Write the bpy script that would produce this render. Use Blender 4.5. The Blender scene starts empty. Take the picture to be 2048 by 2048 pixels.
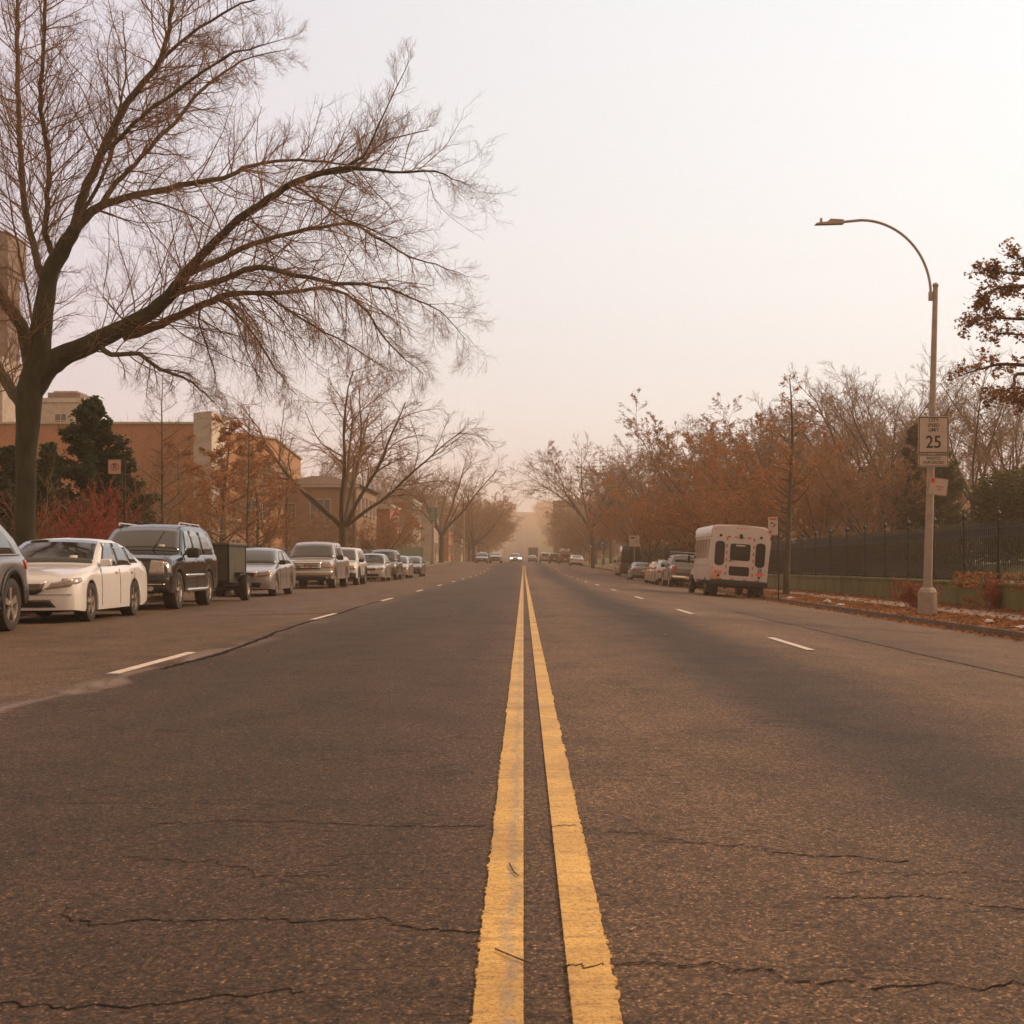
import bpy, bmesh, math, random
import numpy as np
from mathutils import Vector, Matrix
R = math.radians
S = bpy.context.scene
COL = S.collection
random.seed(7)

# ------------------------------------------------------------------ camera, world, sun, exposure
F, CX, CY, HC = 2900.0, 1047.0, 1125.0, 0.97          # focal length in px of the 2048 photo, vanishing point, lens height
cam = bpy.data.objects.new('camera', bpy.data.cameras.new('camera')); COL.objects.link(cam)
cam.location = (0, 0, HC); cam.rotation_euler = (R(90), 0, 0)
cam.data.sensor_width = 36; cam.data.lens = 36 * F / 2048
cam.data.shift_x = (1024 - CX) / 2048; cam.data.shift_y = (CY - 1024) / 2048
cam.data.clip_start = 0.1; cam.data.clip_end = 9000
cam.data.dof.use_dof = True; cam.data.dof.focus_distance = 9.0; cam.data.dof.aperture_fstop = 13.0
S.camera = cam
SUN_EL, SUN_AZ = 34, 72                                # azimuth measured from the view direction towards the right
w = bpy.data.worlds.new('World'); S.world = w; w.use_nodes = True
nt = w.node_tree; N = nt.nodes; Lk = nt.links; N.clear()
out = N.new('ShaderNodeOutputWorld'); bg = N.new('ShaderNodeBackground'); bg.inputs[1].default_value = 0.1
sky = N.new('ShaderNodeTexSky'); sky.sky_type = 'NISHITA'; sky.sun_disc = False
sky.sun_elevation = R(SUN_EL); sky.sun_rotation = R(SUN_AZ); sky.dust_density = 6; sky.air_density = 1.5
geo = N.new('ShaderNodeTexCoord'); sep = N.new('ShaderNodeSeparateXYZ'); Lk.new(geo.outputs['Generated'], sep.inputs[0])
def wramp(src, a, b, stops):
    m = N.new('ShaderNodeMapRange'); m.inputs[1].default_value = a; m.inputs[2].default_value = b
    Lk.new(src, m.inputs[0]); r = N.new('ShaderNodeValToRGB'); Lk.new(m.outputs[0], r.inputs[0])
    e = r.color_ramp.elements
    while len(e) > 1: e.remove(e[0])
    e[0].position = stops[0][0]; e[0].color = (*stops[0][1], 1)
    for p, c in stops[1:]:
        k = e.new(p); k.color = (*c, 1)
    return r.outputs[0]
def wmix(kind, fac, a, b):
    m = N.new('ShaderNodeMix'); m.data_type = 'RGBA'; m.blend_type = kind
    if isinstance(fac, (int, float)): m.inputs[0].default_value = fac
    else: Lk.new(fac, m.inputs[0])
    for s, v in ((6, a), (7, b)):
        if isinstance(v, tuple): m.inputs[s].default_value = (*v, 1)
        else: Lk.new(v, m.inputs[s])
    return m.outputs[2]
# overcast winter sky: milky, lilac on the left, creamy white towards the veiled sun on the right, warm behind the viewer
side = wramp(sep.outputs[0], -0.36, 0.36, [(0, (.640, .60, .685)), (.45, (.760, .78, .80)), (1, (.885, .93, .945))])
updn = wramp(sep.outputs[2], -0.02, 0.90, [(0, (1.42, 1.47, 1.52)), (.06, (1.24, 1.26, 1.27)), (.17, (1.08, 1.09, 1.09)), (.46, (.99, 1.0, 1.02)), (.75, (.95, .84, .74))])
front = wmix('MULTIPLY', 1.0, side, updn)
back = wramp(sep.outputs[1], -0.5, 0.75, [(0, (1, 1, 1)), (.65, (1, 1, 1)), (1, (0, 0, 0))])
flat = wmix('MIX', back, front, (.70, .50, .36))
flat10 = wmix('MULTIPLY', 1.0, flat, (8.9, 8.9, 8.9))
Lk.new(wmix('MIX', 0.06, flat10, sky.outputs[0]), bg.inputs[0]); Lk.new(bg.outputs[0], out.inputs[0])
sun = bpy.data.objects.new('sun', bpy.data.lights.new('sun', 'SUN')); COL.objects.link(sun)
sun.data.energy = 2.1; sun.data.angle = R(12); sun.data.color = (1, .74, .50)
sd = Vector((math.sin(R(SUN_AZ)) * math.cos(R(SUN_EL)), math.cos(R(SUN_AZ)) * math.cos(R(SUN_EL)), math.sin(R(SUN_EL))))
sun.rotation_euler = sd.to_track_quat('Z', 'Y').to_euler()
S.view_settings.view_transform = 'Standard'; S.view_settings.look = 'None'
S.view_settings.exposure = 0.45; S.view_settings.gamma = 1.0; S.view_settings.use_curve_mapping = False
S.render.engine = 'CYCLES'
S.cycles.use_denoising = True; S.cycles.max_bounces = 5; S.cycles.diffuse_bounces = 2; S.cycles.glossy_bounces = 2
S.cycles.volume_bounces = 1; S.cycles.transparent_max_bounces = 8; S.cycles.sample_clamp_indirect = 4

# ------------------------------------------------------------------ helpers: objects
def put(o, parent=None):
    COL.objects.link(o)
    if parent is not None: o.parent = parent
    return o
def tag(o, label=None, cat=None, group=None, kind=None):
    if label: o['label'] = label
    if cat: o['category'] = cat
    if group: o['group'] = group
    if kind: o['kind'] = kind
    return o
def thing(name, loc, label, cat, group=None, rot=(0, 0, 0)):
    o = put(bpy.data.objects.new(name, None)); o.location = loc; o.rotation_euler = rot; o.empty_display_size = .2
    return tag(o, label, cat, group)
def copy_tree(o, parent=None):
    c = o.copy(); COL.objects.link(c)
    if parent is not None: c.parent = parent
    for ch in list(o.children): copy_tree(ch, c)
    return c
def np_mesh(name, v, f, mat=None, smooth=False, sharp=None):
    """v (N,3) array, f list of (M,k) arrays"""
    me = bpy.data.meshes.new(name)
    v = np.asarray(v, dtype=np.float32)
    fl = [np.asarray(a, dtype=np.int32) for a in (f if isinstance(f, list) else [f])]
    fl = [a for a in fl if len(a)]
    me.vertices.add(len(v)); me.vertices.foreach_set('co', v.ravel())
    idx = np.concatenate([a.ravel() for a in fl]); tot = np.concatenate([np.full(len(a), a.shape[1], np.int32) for a in fl])
    me.loops.add(len(idx)); me.loops.foreach_set('vertex_index', idx)
    me.polygons.add(len(tot)); st = np.concatenate([[0], np.cumsum(tot)[:-1]]).astype(np.int32)
    me.polygons.foreach_set('loop_start', st); me.polygons.foreach_set('loop_total', tot)
    me.polygons.foreach_set('use_smooth', np.full(len(tot), bool(smooth)))
    me.update(calc_edges=True); me.validate()
    if mat: me.materials.append(mat)
    if sharp: me.set_sharp_from_angle(angle=R(sharp))
    return me
def npo(name, v, f, mat, parent=None, smooth=False, sharp=None):
    return put(bpy.data.objects.new(name, np_mesh(name, v, f, mat, smooth, sharp)), parent)
class MB:
    """collects shapes, builds ONE mesh object"""
    def __init__(s): s.bm = bmesh.new()
    def box(s, c, d, rot=None, bev=0, seg=2):
        r = bmesh.ops.create_cube(s.bm, size=1)['verts']
        M = Matrix.Translation(c) @ (rot.to_4x4() if rot is not None else Matrix()) @ Matrix.Diagonal((*d, 1))
        bmesh.ops.transform(s.bm, matrix=M, verts=r)
        if bev:
            ed = list({e for v in r for e in v.link_edges})
            bmesh.ops.bevel(s.bm, geom=ed, offset=bev, segments=seg, profile=.6, affect='EDGES')
        return s
    def cyl(s, a, b, r1, r2=None, n=16, caps=True):
        a = Vector(a); b = Vector(b); d = b - a
        q = d.to_track_quat('Z', 'Y').to_matrix().to_4x4()
        bmesh.ops.create_cone(s.bm, cap_ends=caps, segments=n, radius1=r1, radius2=r1 if r2 is None else r2, depth=d.length,
                              matrix=Matrix.Translation((a + b) / 2) @ q)
        return s
    def ball(s, c, d, n=12):
        bmesh.ops.create_uvsphere(s.bm, u_segments=n, v_segments=max(6, n // 2), radius=.5, matrix=Matrix.Translation(c) @ Matrix.Diagonal((*d, 1)))
        return s
    def prism(s, pts, z0, z1):
        lo = [s.bm.verts.new((x, y, z0)) for x, y in pts]; hi = [s.bm.verts.new((x, y, z1)) for x, y in pts]
        n = len(pts)
        for i in range(n): s.bm.faces.new((lo[i], lo[(i + 1) % n], hi[(i + 1) % n], hi[i]))
        s.bm.faces.new(hi); s.bm.faces.new(lo[::-1]); return s
    def ext(s, pts, off):                                # planar polygon of 3-D points extruded by a vector
        off = Vector(off); a = [s.bm.verts.new(p) for p in pts]; b = [s.bm.verts.new(Vector(p) + off) for p in pts]
        n = len(pts)
        for i in range(n): s.bm.faces.new((a[i], a[(i + 1) % n], b[(i + 1) % n], b[i]))
        s.bm.faces.new(b); s.bm.faces.new(a[::-1]); return s
    def lathe(s, prof, n=24, axis='Z', c=(0, 0, 0)):
        rings = []
        for r, h in prof:
            ring = []
            for k in range(n):
                a = 2 * math.pi * k / n; p = (r * math.cos(a), r * math.sin(a), h)
                if axis == 'X': p = (h, r * math.cos(a), r * math.sin(a))
                ring.append(s.bm.verts.new((p[0] + c[0], p[1] + c[1], p[2] + c[2])))
            rings.append(ring)
        for A, B in zip(rings, rings[1:]):
            for k in range(n): s.bm.faces.new((A[k], A[(k + 1) % n], B[(k + 1) % n], B[k]))
        return s
    def build(s, name, mat, parent=None, smooth=True, sharp=35, recalc=True):
        if recalc: bmesh.ops.recalc_face_normals(s.bm, faces=s.bm.faces)
        me = bpy.data.meshes.new(name); s.bm.to_mesh(me); s.bm.free()
        me.materials.append(mat)
        if smooth:
            me.polygons.foreach_set('use_smooth', [True] * len(me.polygons)); me.set_sharp_from_angle(angle=R(sharp))
        return put(bpy.data.objects.new(name, me), parent)
def text(name, s, size, mat, parent, loc, rot=(R(90), 0, 0), ext=.002, sx=1.0):
    cu = bpy.data.curves.new(name, 'FONT'); cu.body = s; cu.size = size; cu.align_x = 'CENTER'; cu.align_y = 'CENTER'; cu.extrude = ext
    cu.offset = size * .012
    t = bpy.data.objects.new('tmp', cu); COL.objects.link(t); bpy.context.view_layer.update()
    me = bpy.data.meshes.new_from_object(t.evaluated_get(bpy.context.evaluated_depsgraph_get()))
    bpy.data.objects.remove(t); me.name = name; me.materials.clear(); me.materials.append(mat)
    o = put(bpy.data.objects.new(name, me), parent); o.location = loc; o.rotation_euler = rot; o.scale = (sx, 1, 1)
    return o
# ------------------------------------------------------------------ helpers: materials
def principled(name):
    m = bpy.data.materials.new(name); m.use_nodes = True
    return m, m.node_tree.nodes, m.node_tree.links, m.node_tree.nodes['Principled BSDF']
def mat(name, c, rough=.6, c2=None, scale=8., metal=0., coat=0., bump=0., spec=.5, detail=4, stretch=None, emit=None, pos=(.35, .65), island=0.):
    m, n, l, b = principled(name)
    b.inputs['Base Color'].default_value = (*c, 1); b.inputs['Roughness'].default_value = rough
    b.inputs['Metallic'].default_value = metal; b.inputs['Specular IOR Level'].default_value = spec
    if coat: b.inputs['Coat Weight'].default_value = coat; b.inputs['Coat Roughness'].default_value = .06
    tc = n.new('ShaderNodeTexCoord'); v = tc.outputs['Object']
    if stretch:
        mp = n.new('ShaderNodeMapping'); mp.inputs['Scale'].default_value = stretch; l.new(v, mp.inputs[0]); v = mp.outputs[0]
    if c2 is None and not emit:
        c2 = tuple(x * .86 for x in c)
    if c2 is not None:
        t = n.new('ShaderNodeTexNoise'); t.inputs['Scale'].default_value = scale; t.inputs['Detail'].default_value = detail; l.new(v, t.inputs[0])
        r = n.new('ShaderNodeValToRGB'); r.color_ramp.elements[0].position, r.color_ramp.elements[1].position = pos
        r.color_ramp.elements[0].color = (*c, 1); r.color_ramp.elements[1].color = (*c2, 1); l.new(t.outputs[0], r.inputs[0])
        src = r.outputs[0]
        if island:
            g = n.new('ShaderNodeNewGeometry'); h = n.new('ShaderNodeHueSaturation'); mr = n.new('ShaderNodeMapRange')
            mr.inputs[3].default_value = 1 - island; mr.inputs[4].default_value = 1 + island
            l.new(g.outputs['Random Per Island'], mr.inputs[0]); l.new(mr.outputs[0], h.inputs['Value']); l.new(src, h.inputs['Color']); src = h.outputs[0]
        l.new(src, b.inputs['Base Color'])
        if bump:
            bp = n.new('ShaderNodeBump'); bp.inputs['Strength'].default_value = bump; bp.inputs['Distance'].default_value = .02
            l.new(t.outputs[0], bp.inputs['Height']); l.new(bp.outputs[0], b.inputs['Normal'])
    if emit:
        b.inputs['Emission Color'].default_value = (*c, 1); b.inputs['Emission Strength'].default_value = emit
    return m
def brick(name, c1, c2, mortar, sx=.21, sy=.075):
    m, n, l, b = principled(name); b.inputs['Roughness'].default_value = .85
    tc = n.new('ShaderNodeTexCoord'); sp = n.new('ShaderNodeSeparateXYZ'); l.new(tc.outputs['Object'], sp.inputs[0])
    ad = n.new('ShaderNodeMath'); ad.operation = 'ADD'; l.new(sp.outputs[0], ad.inputs[0]); l.new(sp.outputs[1], ad.inputs[1])
    cb = n.new('ShaderNodeCombineXYZ'); l.new(ad.outputs[0], cb.inputs[0]); l.new(sp.outputs[2], cb.inputs[1])
    t = n.new('ShaderNodeTexBrick'); t.inputs['Scale'].default_value = 1; t.inputs['Brick Width'].default_value = sx; t.inputs['Row Height'].default_value = sy
    t.inputs['Mortar Size'].default_value = .008; l.new(cb.outputs[0], t.inputs[0])
    for k, c in ((1, c1), (2, c2), (3, mortar)): t.inputs[k].default_value = (*c, 1)
    nz = n.new('ShaderNodeTexNoise'); nz.inputs['Scale'].default_value = .5; nz.inputs['Detail'].default_value = 5; l.new(tc.outputs['Object'], nz.inputs[0])
    mx = n.new('ShaderNodeMix'); mx.data_type = 'RGBA'; mx.blend_type = 'MULTIPLY'; mx.inputs[0].default_value = .55
    l.new(t.outputs[0], mx.inputs[6]); l.new(nz.outputs[0], mx.inputs[7]); 
    h = n.new('ShaderNodeHueSaturation'); h.inputs['Value'].default_value = 1.3; l.new(mx.outputs[2], h.inputs['Color']); l.new(h.outputs[0], b.inputs['Base Color'])
    return m
M = dict(
    bark=mat('bark', (.115, .080, .046), .95, (.05, .036, .022), 14, bump=.8, stretch=(1, 1, .25), detail=8),
    moss_bark=mat('moss_bark', (.020, .018, .009), .95, (.046, .040, .014), 6, bump=.9, stretch=(1, 1, .3), detail=8),
    twig=mat('twig', (.29, .15, .078), .9, (.20, .11, .06), 3),
    pale_twig=mat('pale_twig', (.27, .165, .105), .9, (.18, .11, .07), 3),
    red_twig=mat('red_twig', (.36, .050, .030), .8, (.24, .05, .03), 2),
    tan_twig=mat('tan_twig', (.17, .11, .05), .9, (.11, .07, .035), 2),
    rust_leaf=mat('rust_leaf', (.44, .185, .062), .8, (.34, .16, .062), 1.6, island=.45),
    brown_leaf=mat('brown_leaf', (.34, .165, .075), .8, (.24, .125, .062), 1.2, island=.45),
    dry_leaf=mat('dry_leaf', (.36, .155, .062), .85, (.20, .088, .038), 3, island=.5),
    green_leaf=mat('green_leaf', (.026, .050, .018), .75, (.045, .058, .022), 1.5, island=.4),
    olive_leaf=mat('olive_leaf', (.070, .070, .022), .8, (.10, .08, .028), 1.2, island=.4),
    iron=mat('iron', (.010, .011, .007), .6, (.016, .014, .009), 6),
    galv=mat('galvanised', (.36, .28, .23), .5, (.28, .22, .18), 5, metal=.25),
    concrete=mat('concrete', (.27, .19, .14), .9, (.20, .14, .10), 3, bump=.3),
    kerbstone=mat('kerbstone', (.16, .105, .075), .9, (.10, .065, .045), 5, bump=.4),
    mosswall=mat('moss_stone', (.15, .135, .045), .95, (.085, .088, .026), 1.3, bump=.5, stretch=(1, 1, .4), detail=7),
    black=mat('black_plastic', (.012, .010, .009), .55),
    under=mat('underbody', (.006, .005, .004), .9),
    tyre=mat('tyre', (.022, .018, .015), .8, (.035, .026, .02), 10),
    rim=mat('alloy', (.50, .42, .36), .3, metal=.7),
    chrome=mat('chrome', (.75, .68, .62), .15, metal=.9),
    glass=mat('car_glass', (.016, .018, .014), .06, spec=.85, coat=.5), dark_glass=mat('dark_glass', (.022, .018, .010), .12, spec=.3),
    lamp=mat('lamp_lens', (.46, .37, .31), .12, (.25, .19, .16), 30, coat=.8),
    amber=mat('amber_lens', (.65, .22, .05), .2, coat=.6),
    redl=mat('red_lens', (.55, .04, .025), .25, coat=.6),
    plate=mat('plate', (.62, .55, .45), .5),
    lit=mat('lit_lamp', (1, .93, .8), .4, emit=6.0),
    redlit=mat('bright_red_lens', (.80, .13, .08), .3, coat=.4),
    signw=mat('sign_sheet', (.50, .385, .32), .6, (.44, .34, .28), 3),
    signb=mat('sign_black', (.035, .026, .02), .6),
    signr=mat('sign_red', (.55, .075, .045), .6),
    signg=mat('sign_green', (.03, .15, .09), .6),
    signbl=mat('sign_blue', (.06, .12, .28), .6),
    white=mat('white_paint', (.60, .54, .50), .5),
)
for k_ in ('rust_leaf', 'brown_leaf', 'dry_leaf', 'green_leaf', 'olive_leaf'):
    t_ = M[k_].node_tree; b_ = t_.nodes['Principled BSDF']; tr_ = t_.nodes.new('ShaderNodeBsdfTranslucent'); mx_ = t_.nodes.new('ShaderNodeMixShader'); mx_.inputs[0].default_value = .5
    t_.links.new(b_.inputs['Base Color'].links[0].from_socket, tr_.inputs[0]); t_.links.new(b_.outputs[0], mx_.inputs[1]); t_.links.new(tr_.outputs[0], mx_.inputs[2])
    t_.links.new(mx_.outputs[0], [q for q in t_.nodes if q.type == 'OUTPUT_MATERIAL'][0].inputs[0])
def paint(name, c, metal=.0, rough=.32, coat=.9):
    return mat(name, c, rough, tuple(x * .93 for x in c), 1.5, metal=metal, coat=coat)
# ------------------------------------------------------------------ terrain profile
_yk = [-60, 108, 120, 130, 141, 156, 175, 207, 260, 345, 420, 500, 700, 1000, 1300, 1600, 1750, 1900]
_zk = [0, 0, .03, .10, .24, .43, .65, .94, 1.05, 1.10, 1.9, 3.0, 7.2, 18, 35, 55, 62, 63]
def prof(y): return float(np.interp(y, _yk, _zk))
def ss(a, b, t): t = min(1, max(0, (t - a) / (b - a))); return t * t * (3 - 2 * t)
def kR(y): return 9.35 + 1.05 * ss(52, 85, y) - 2.4 * ss(150, 215, y)
def kL(y): return -9.6 + 1.9 * ss(118, 215, y)
def rz(x, y):
    z = prof(y)
    if x > 0: z -= .023 * min(x, 3.5) + .070 * max(0, min(x, kR(y)) - 3.5)
    else: z -= .006 * min(-x, 9.6)
    if x < -5: z += .30 * ss(-5, -10, x) * ss(112, 135, y) * (1 - ss(190, 230, y))
    return z
def gz(x, y):
    """height of whatever one stands on"""
    if x > kR(y): return rz(kR(y), y) + .14 + .3 * ss(14.2, 15.5, x) + 1.9 * ss(14.8, 26, x)
    if x < kL(y): return rz(kL(y), y) + .14
    return rz(x, y)
def P(px, py, d): return ((px - CX) / F * d, d, HC + (CY - py) / F * d)
ys = list(np.concatenate([np.arange(-12, 12, .5), np.arange(12, 60, 2), np.arange(60, 260, 4), np.arange(260, 700, 20), np.arange(700, 1901, 50)]))
def strip(name, cols, zf, m, parent=None, yr=None):
    """cols: functions of y giving x; zf(i,x,y)"""
    yy = [y for y in ys if yr is None or yr[0] <= y <= yr[1]]
    v = [(c(y), y, zf(i, c(y), y)) for y in yy for i, c in enumerate(cols)]
    n = len(cols); f = [(a * n + i, a * n + i + 1, (a + 1) * n + i + 1, (a + 1) * n + i) for a in range(len(yy) - 1) for i in range(n - 1)]
    return npo(name, v, np.array(f), m, parent, smooth=True, sharp=25)
# ------------------------------------------------------------------ ground, road, pavements
earth = mat('earth', (.16, .085, .042), .95, (.085, .070, .028), .8, bump=.5, detail=8)
lawn = mat('lawn', (.12, .15, .030), .95, (.14, .12, .038), .35, bump=.4, detail=8)
def ground_z(x, y):
    if kL(y) < x < kR(y): return rz(x, y) - .30
    return gz(x, y) - .006
gcols = [-1500, -600, -200, -80, -40, -25, -18, -14, -12]
gc = [(lambda y, a=a: a) for a in gcols] + [lambda y: kL(y) - .15, lambda y: kL(y) + .1, lambda y: 0., lambda y: kR(y) - .1, lambda y: kR(y) + .15] + \
     [(lambda y, a=a: a) for a in (12, 13.4, 14.2, 15.5, 20, 30, 60, 120, 400, 1500)]
g = strip('ground', gc, lambda i, x, y: ground_z(x, y), lawn); tag(g, kind='structure')

def asphalt():
    m, n, l, b = principled('asphalt')
    tc = n.new('ShaderNodeTexCoord'); obj = tc.outputs['Object']
    def mapped(s, loc=(0, 0, 0)):
        q = n.new('ShaderNodeMapping'); q.inputs['Scale'].default_value = s; q.inputs['Location'].default_value = loc; l.new(obj, q.inputs[0]); return q.outputs[0]
    def noise(v, sc, d=5, dist=0, rough=.55):
        t = n.new('ShaderNodeTexNoise'); t.inputs['Scale'].default_value = sc; t.inputs['Detail'].default_value = d
        t.inputs['Distortion'].default_value = dist; t.inputs['Roughness'].default_value = rough; l.new(v, t.inputs[0]); return t.outputs[0]
    def ramp(v, st):
        r = n.new('ShaderNodeValToRGB'); e = r.color_ramp.elements
        while len(e) > 1: e.remove(e[0])
        e[0].position = st[0][0]; e[0].color = (*st[0][1], 1) if isinstance(st[0][1], tuple) else (st[0][1],) * 3 + (1,)
        for p, c in st[1:]: e.new(p).color = (*c, 1) if isinstance(c, tuple) else (c, c, c, 1)
        l.new(v, r.inputs[0]); return r.outputs[0]
    def mix(k, f, a, c):
        x = n.new('ShaderNodeMix'); x.data_type = 'RGBA'; x.blend_type = k
        for s, v in ((0, f), (6, a), (7, c)):
            if isinstance(v, (int, float)): x.inputs[s].default_value = v if s == 0 else (v, v, v, 1)
            elif isinstance(v, tuple): x.inputs[s].default_value = (*v, 1)
            else: l.new(v, x.inputs[s])
        return x.outputs[2]
    def math_(op, a, c=None):
        x = n.new('ShaderNodeMath'); x.operation = op
        for s, v in ((0, a), (1, c)):
            if v is None: continue
            if isinstance(v, (int, float)): x.inputs[s].default_value = v
            else: l.new(v, x.inputs[s])
        return x.outputs[0]
    sp = n.new('ShaderNodeSeparateXYZ'); l.new(obj, sp.inputs[0]); X, Y = sp.outputs[0], sp.outputs[1]
    wob = noise(mapped((.5, .06, 1)), 1, 3)
    Xw = math_('ADD', X, math_('MULTIPLY', math_('SUBTRACT', wob, .5), 1.1))
    # lane-by-lane tone: wheel polished tracks, oil-dark lane centres, old grey outer lanes
    Xn = math_('DIVIDE', math_('ADD', Xw, 10), 20)
    dk, md, lt = .60, .83, 1.16
    P_ = lambda x: (x + 10) / 20
    lane = ramp(Xn, [(P_(-10), 1.12), (P_(-7), 1.22), (P_(-4.6), 1.20), (P_(-3.9), 1.25), (P_(-3.2), .66), (P_(-2.2), .60), (P_(-1.3), .66), (P_(-.5), .76),
                     (P_(.0), 1.08), (P_(.7), 1.42), (P_(1.25), 1.12), (P_(1.9), .54), (P_(2.4), .58), (P_(3.0), 1.32), (P_(3.6), 1.55), (P_(4.6), 1.30), (P_(5.2), 1.05), (P_(6.2), 1.42), (P_(9), 1.48)])
    big = noise(mapped((.35, .1, 1)), 1, 6, .5)
    mid = noise(mapped((1, .55, 1), (3, 1, 0)), 2.2, 6)
    fine = noise(obj, 75, 4, 0, .7)
    vor = n.new('ShaderNodeTexVoronoi'); vor.inputs['Scale'].default_value = 135; l.new(obj, vor.inputs[0])
    grain = ramp(vor.outputs['Color'], [(.0, .26), (.35, .50), (.62, .85), (.80, 1.5), (.91, 3.2), (1, 5.2)])
    base = mix('MIX', ramp(big, [(.3, 0.), (.7, 1.)]), (.092, .053, .027), (.140, .084, .050))
    base = mix('MULTIPLY', 1., base, lane)
    base = mix('MULTIPLY', .8, base, ramp(mid, [(.3, .74), (.7, 1.22)]))
    base = mix('MULTIPLY', .75, base, ramp(fine, [(.3, .40), (.7, 1.75)]))
    base = mix('MULTIPLY', .80, base, grain)
    v2 = n.new('ShaderNodeTexVoronoi'); v2.inputs['Scale'].default_value = 62; l.new(mapped((1, .75, 1)), v2.inputs[0])
    pit = noise(mapped((1, .8, 1), (1, 2, 3)), 36, 5, 0, .7)
    base = mix('MULTIPLY', .85, base, ramp(pit, [(.36, .25), (.47, .95), (.62, 1.1), (.72, 1.7)]))
    base = mix('MULTIPLY', .7, base, ramp(v2.outputs['Color'], [(.0, .6), (.7, 1.0), (.9, 1.25), (1, 2.4)]))
    # pale worn seam by the left lane line
    sx = math_('ABSOLUTE', math_('SUBTRACT', math_('ADD', X, math_('MULTIPLY', math_('SUBTRACT', wob, .5), .5)), -3.40))
    seam = ramp(sx, [(.0, 1.), (.14, .8), (.30, 0.)])
    patch = ramp(noise(mapped((1.2, .28, 1), (5, 2, 0)), 1.3, 5, .8), [(.46, 0.), (.55, 1.)])
    near_ = n.new('ShaderNodeMapRange'); near_.inputs[1].default_value = 15; near_.inputs[2].default_value = 21; near_.inputs[3].default_value = 1; near_.inputs[4].default_value = .15; l.new(Y, near_.inputs[0])
    seam = math_('MULTIPLY', seam, near_.outputs[0])
    base = mix('MIX', math_('MULTIPLY', math_('MULTIPLY', seam, patch), .62), base, (.30, .225, .195))
    # cracks: transverse crazing
    def cracks(s, sc, wdt, dist):
        q = mapped(s); nn = n.new('ShaderNodeTexNoise'); nn.inputs['Scale'].default_value = 2.2; nn.inputs['Detail'].default_value = 7; l.new(q, nn.inputs[0])
        ad = n.new('ShaderNodeVectorMath'); ad.operation = 'MULTIPLY_ADD'; ad.inputs[1].default_value = (dist,) * 3; l.new(nn.outputs[1], ad.inputs[0]); l.new(q, ad.inputs[2])
        v = n.new('ShaderNodeTexVoronoi'); v.feature = 'DISTANCE_TO_EDGE'; v.inputs['Scale'].default_value = sc; l.new(ad.outputs[0], v.inputs[0])
        return ramp(v.outputs[0], [(0, 1.), (wdt, .7), (wdt * 2.2, 0.)])
    cmask = ramp(noise(mapped((.7, .5, 1), (9, 4, 0)), 1.1, 3), [(.47, 0.), (.60, 1.)])
    c1 = math_('MULTIPLY', math_('MULTIPLY', cracks((.5, 1.5, 1), 1.0, .005, .9), cmask), .7)
    c2 = math_('MULTIPLY', cracks((.9, 2.2, 1), 2.6, .012, .8), ramp(noise(mapped((1, .8, 1), (2, 7, 0)), .9, 3), [(.52, 0.), (.62, .8)]))
    cr = math_('MAXIMUM', c1, c2)
    base = mix('MIX', math_('MULTIPLY', cr, .9), base, (.018, .011, .007))
    l.new(base, b.inputs['Base Color'])
    ro = math_('ADD', .62, math_('MULTIPLY', fine, .25)); l.new(ro, b.inputs['Roughness']); b.inputs['Specular IOR Level'].default_value = .22
    h = math_('SUBTRACT', math_('ADD', math_('MULTIPLY', vor.outputs['Distance'], -.5), math_('MULTIPLY', fine, .6)), math_('MULTIPLY', cr, 1.2))
    bp = n.new('ShaderNodeBump'); bp.inputs['Strength'].default_value = .85; bp.inputs['Distance'].default_value = .006; l.new(h, bp.inputs['Height']); l.new(bp.outputs[0], b.inputs['Normal'])
    return m
fr = [0, .08, .2, .32, .4, .5, .56, .62, .68, .76, .84, .92, 1]
road = strip('road', [(lambda y, t=t: kL(y) + (kR(y) - kL(y)) * t) for t in fr], lambda i, x, y: rz(x, y), asphalt()); tag(road, kind='structure')
for nm, kf, sg in (('kerb', kL, -1), ('kerb', kR, 1)):
    c = [lambda y: kf(y), lambda y: kf(y) + sg * .01, lambda y: kf(y) + sg * .15, lambda y: kf(y) + sg * .16]
    if sg < 0: c = c[::-1]
    def zf(i, x, y, kf=kf, sg=sg):
        j = i if sg > 0 else 3 - i
        return rz(kf(y), y) + (-.05 if j in (0, 3) else .145)
    tag(strip(nm, c, zf, M['kerbstone']), kind='structure')
# pavements: left close behind a narrow verge; right a concrete path between two leaf strips
tag(strip('pavement', [lambda y: kL(y) - 3.6, lambda y: kL(y) - 1.5], lambda i, x, y: gz(x, y) + .004, M['concrete']), kind='structure')
tag(strip('footpath', [lambda y: 10.95 + .9 * ss(52, 85, y), lambda y: 12.5 + .5 * ss(52, 85, y)], lambda i, x, y: gz(11, y) + .004, M['concrete'], yr=(-12, 260)), kind='structure')
tag(strip('leafy_verge', [lambda y: kR(y) + .16, lambda y: 10.95 + .9 * ss(52, 85, y)], lambda i, x, y: gz(11, y) + .003, earth, yr=(-12, 260)), kind='structure')
tag(strip('leafy_verge', [lambda y: 12.5 + .5 * ss(52, 85, y), lambda y: 13.45], lambda i, x, y: gz(13, y) + .003, earth, yr=(-12, 260)), kind='structure')

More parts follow.
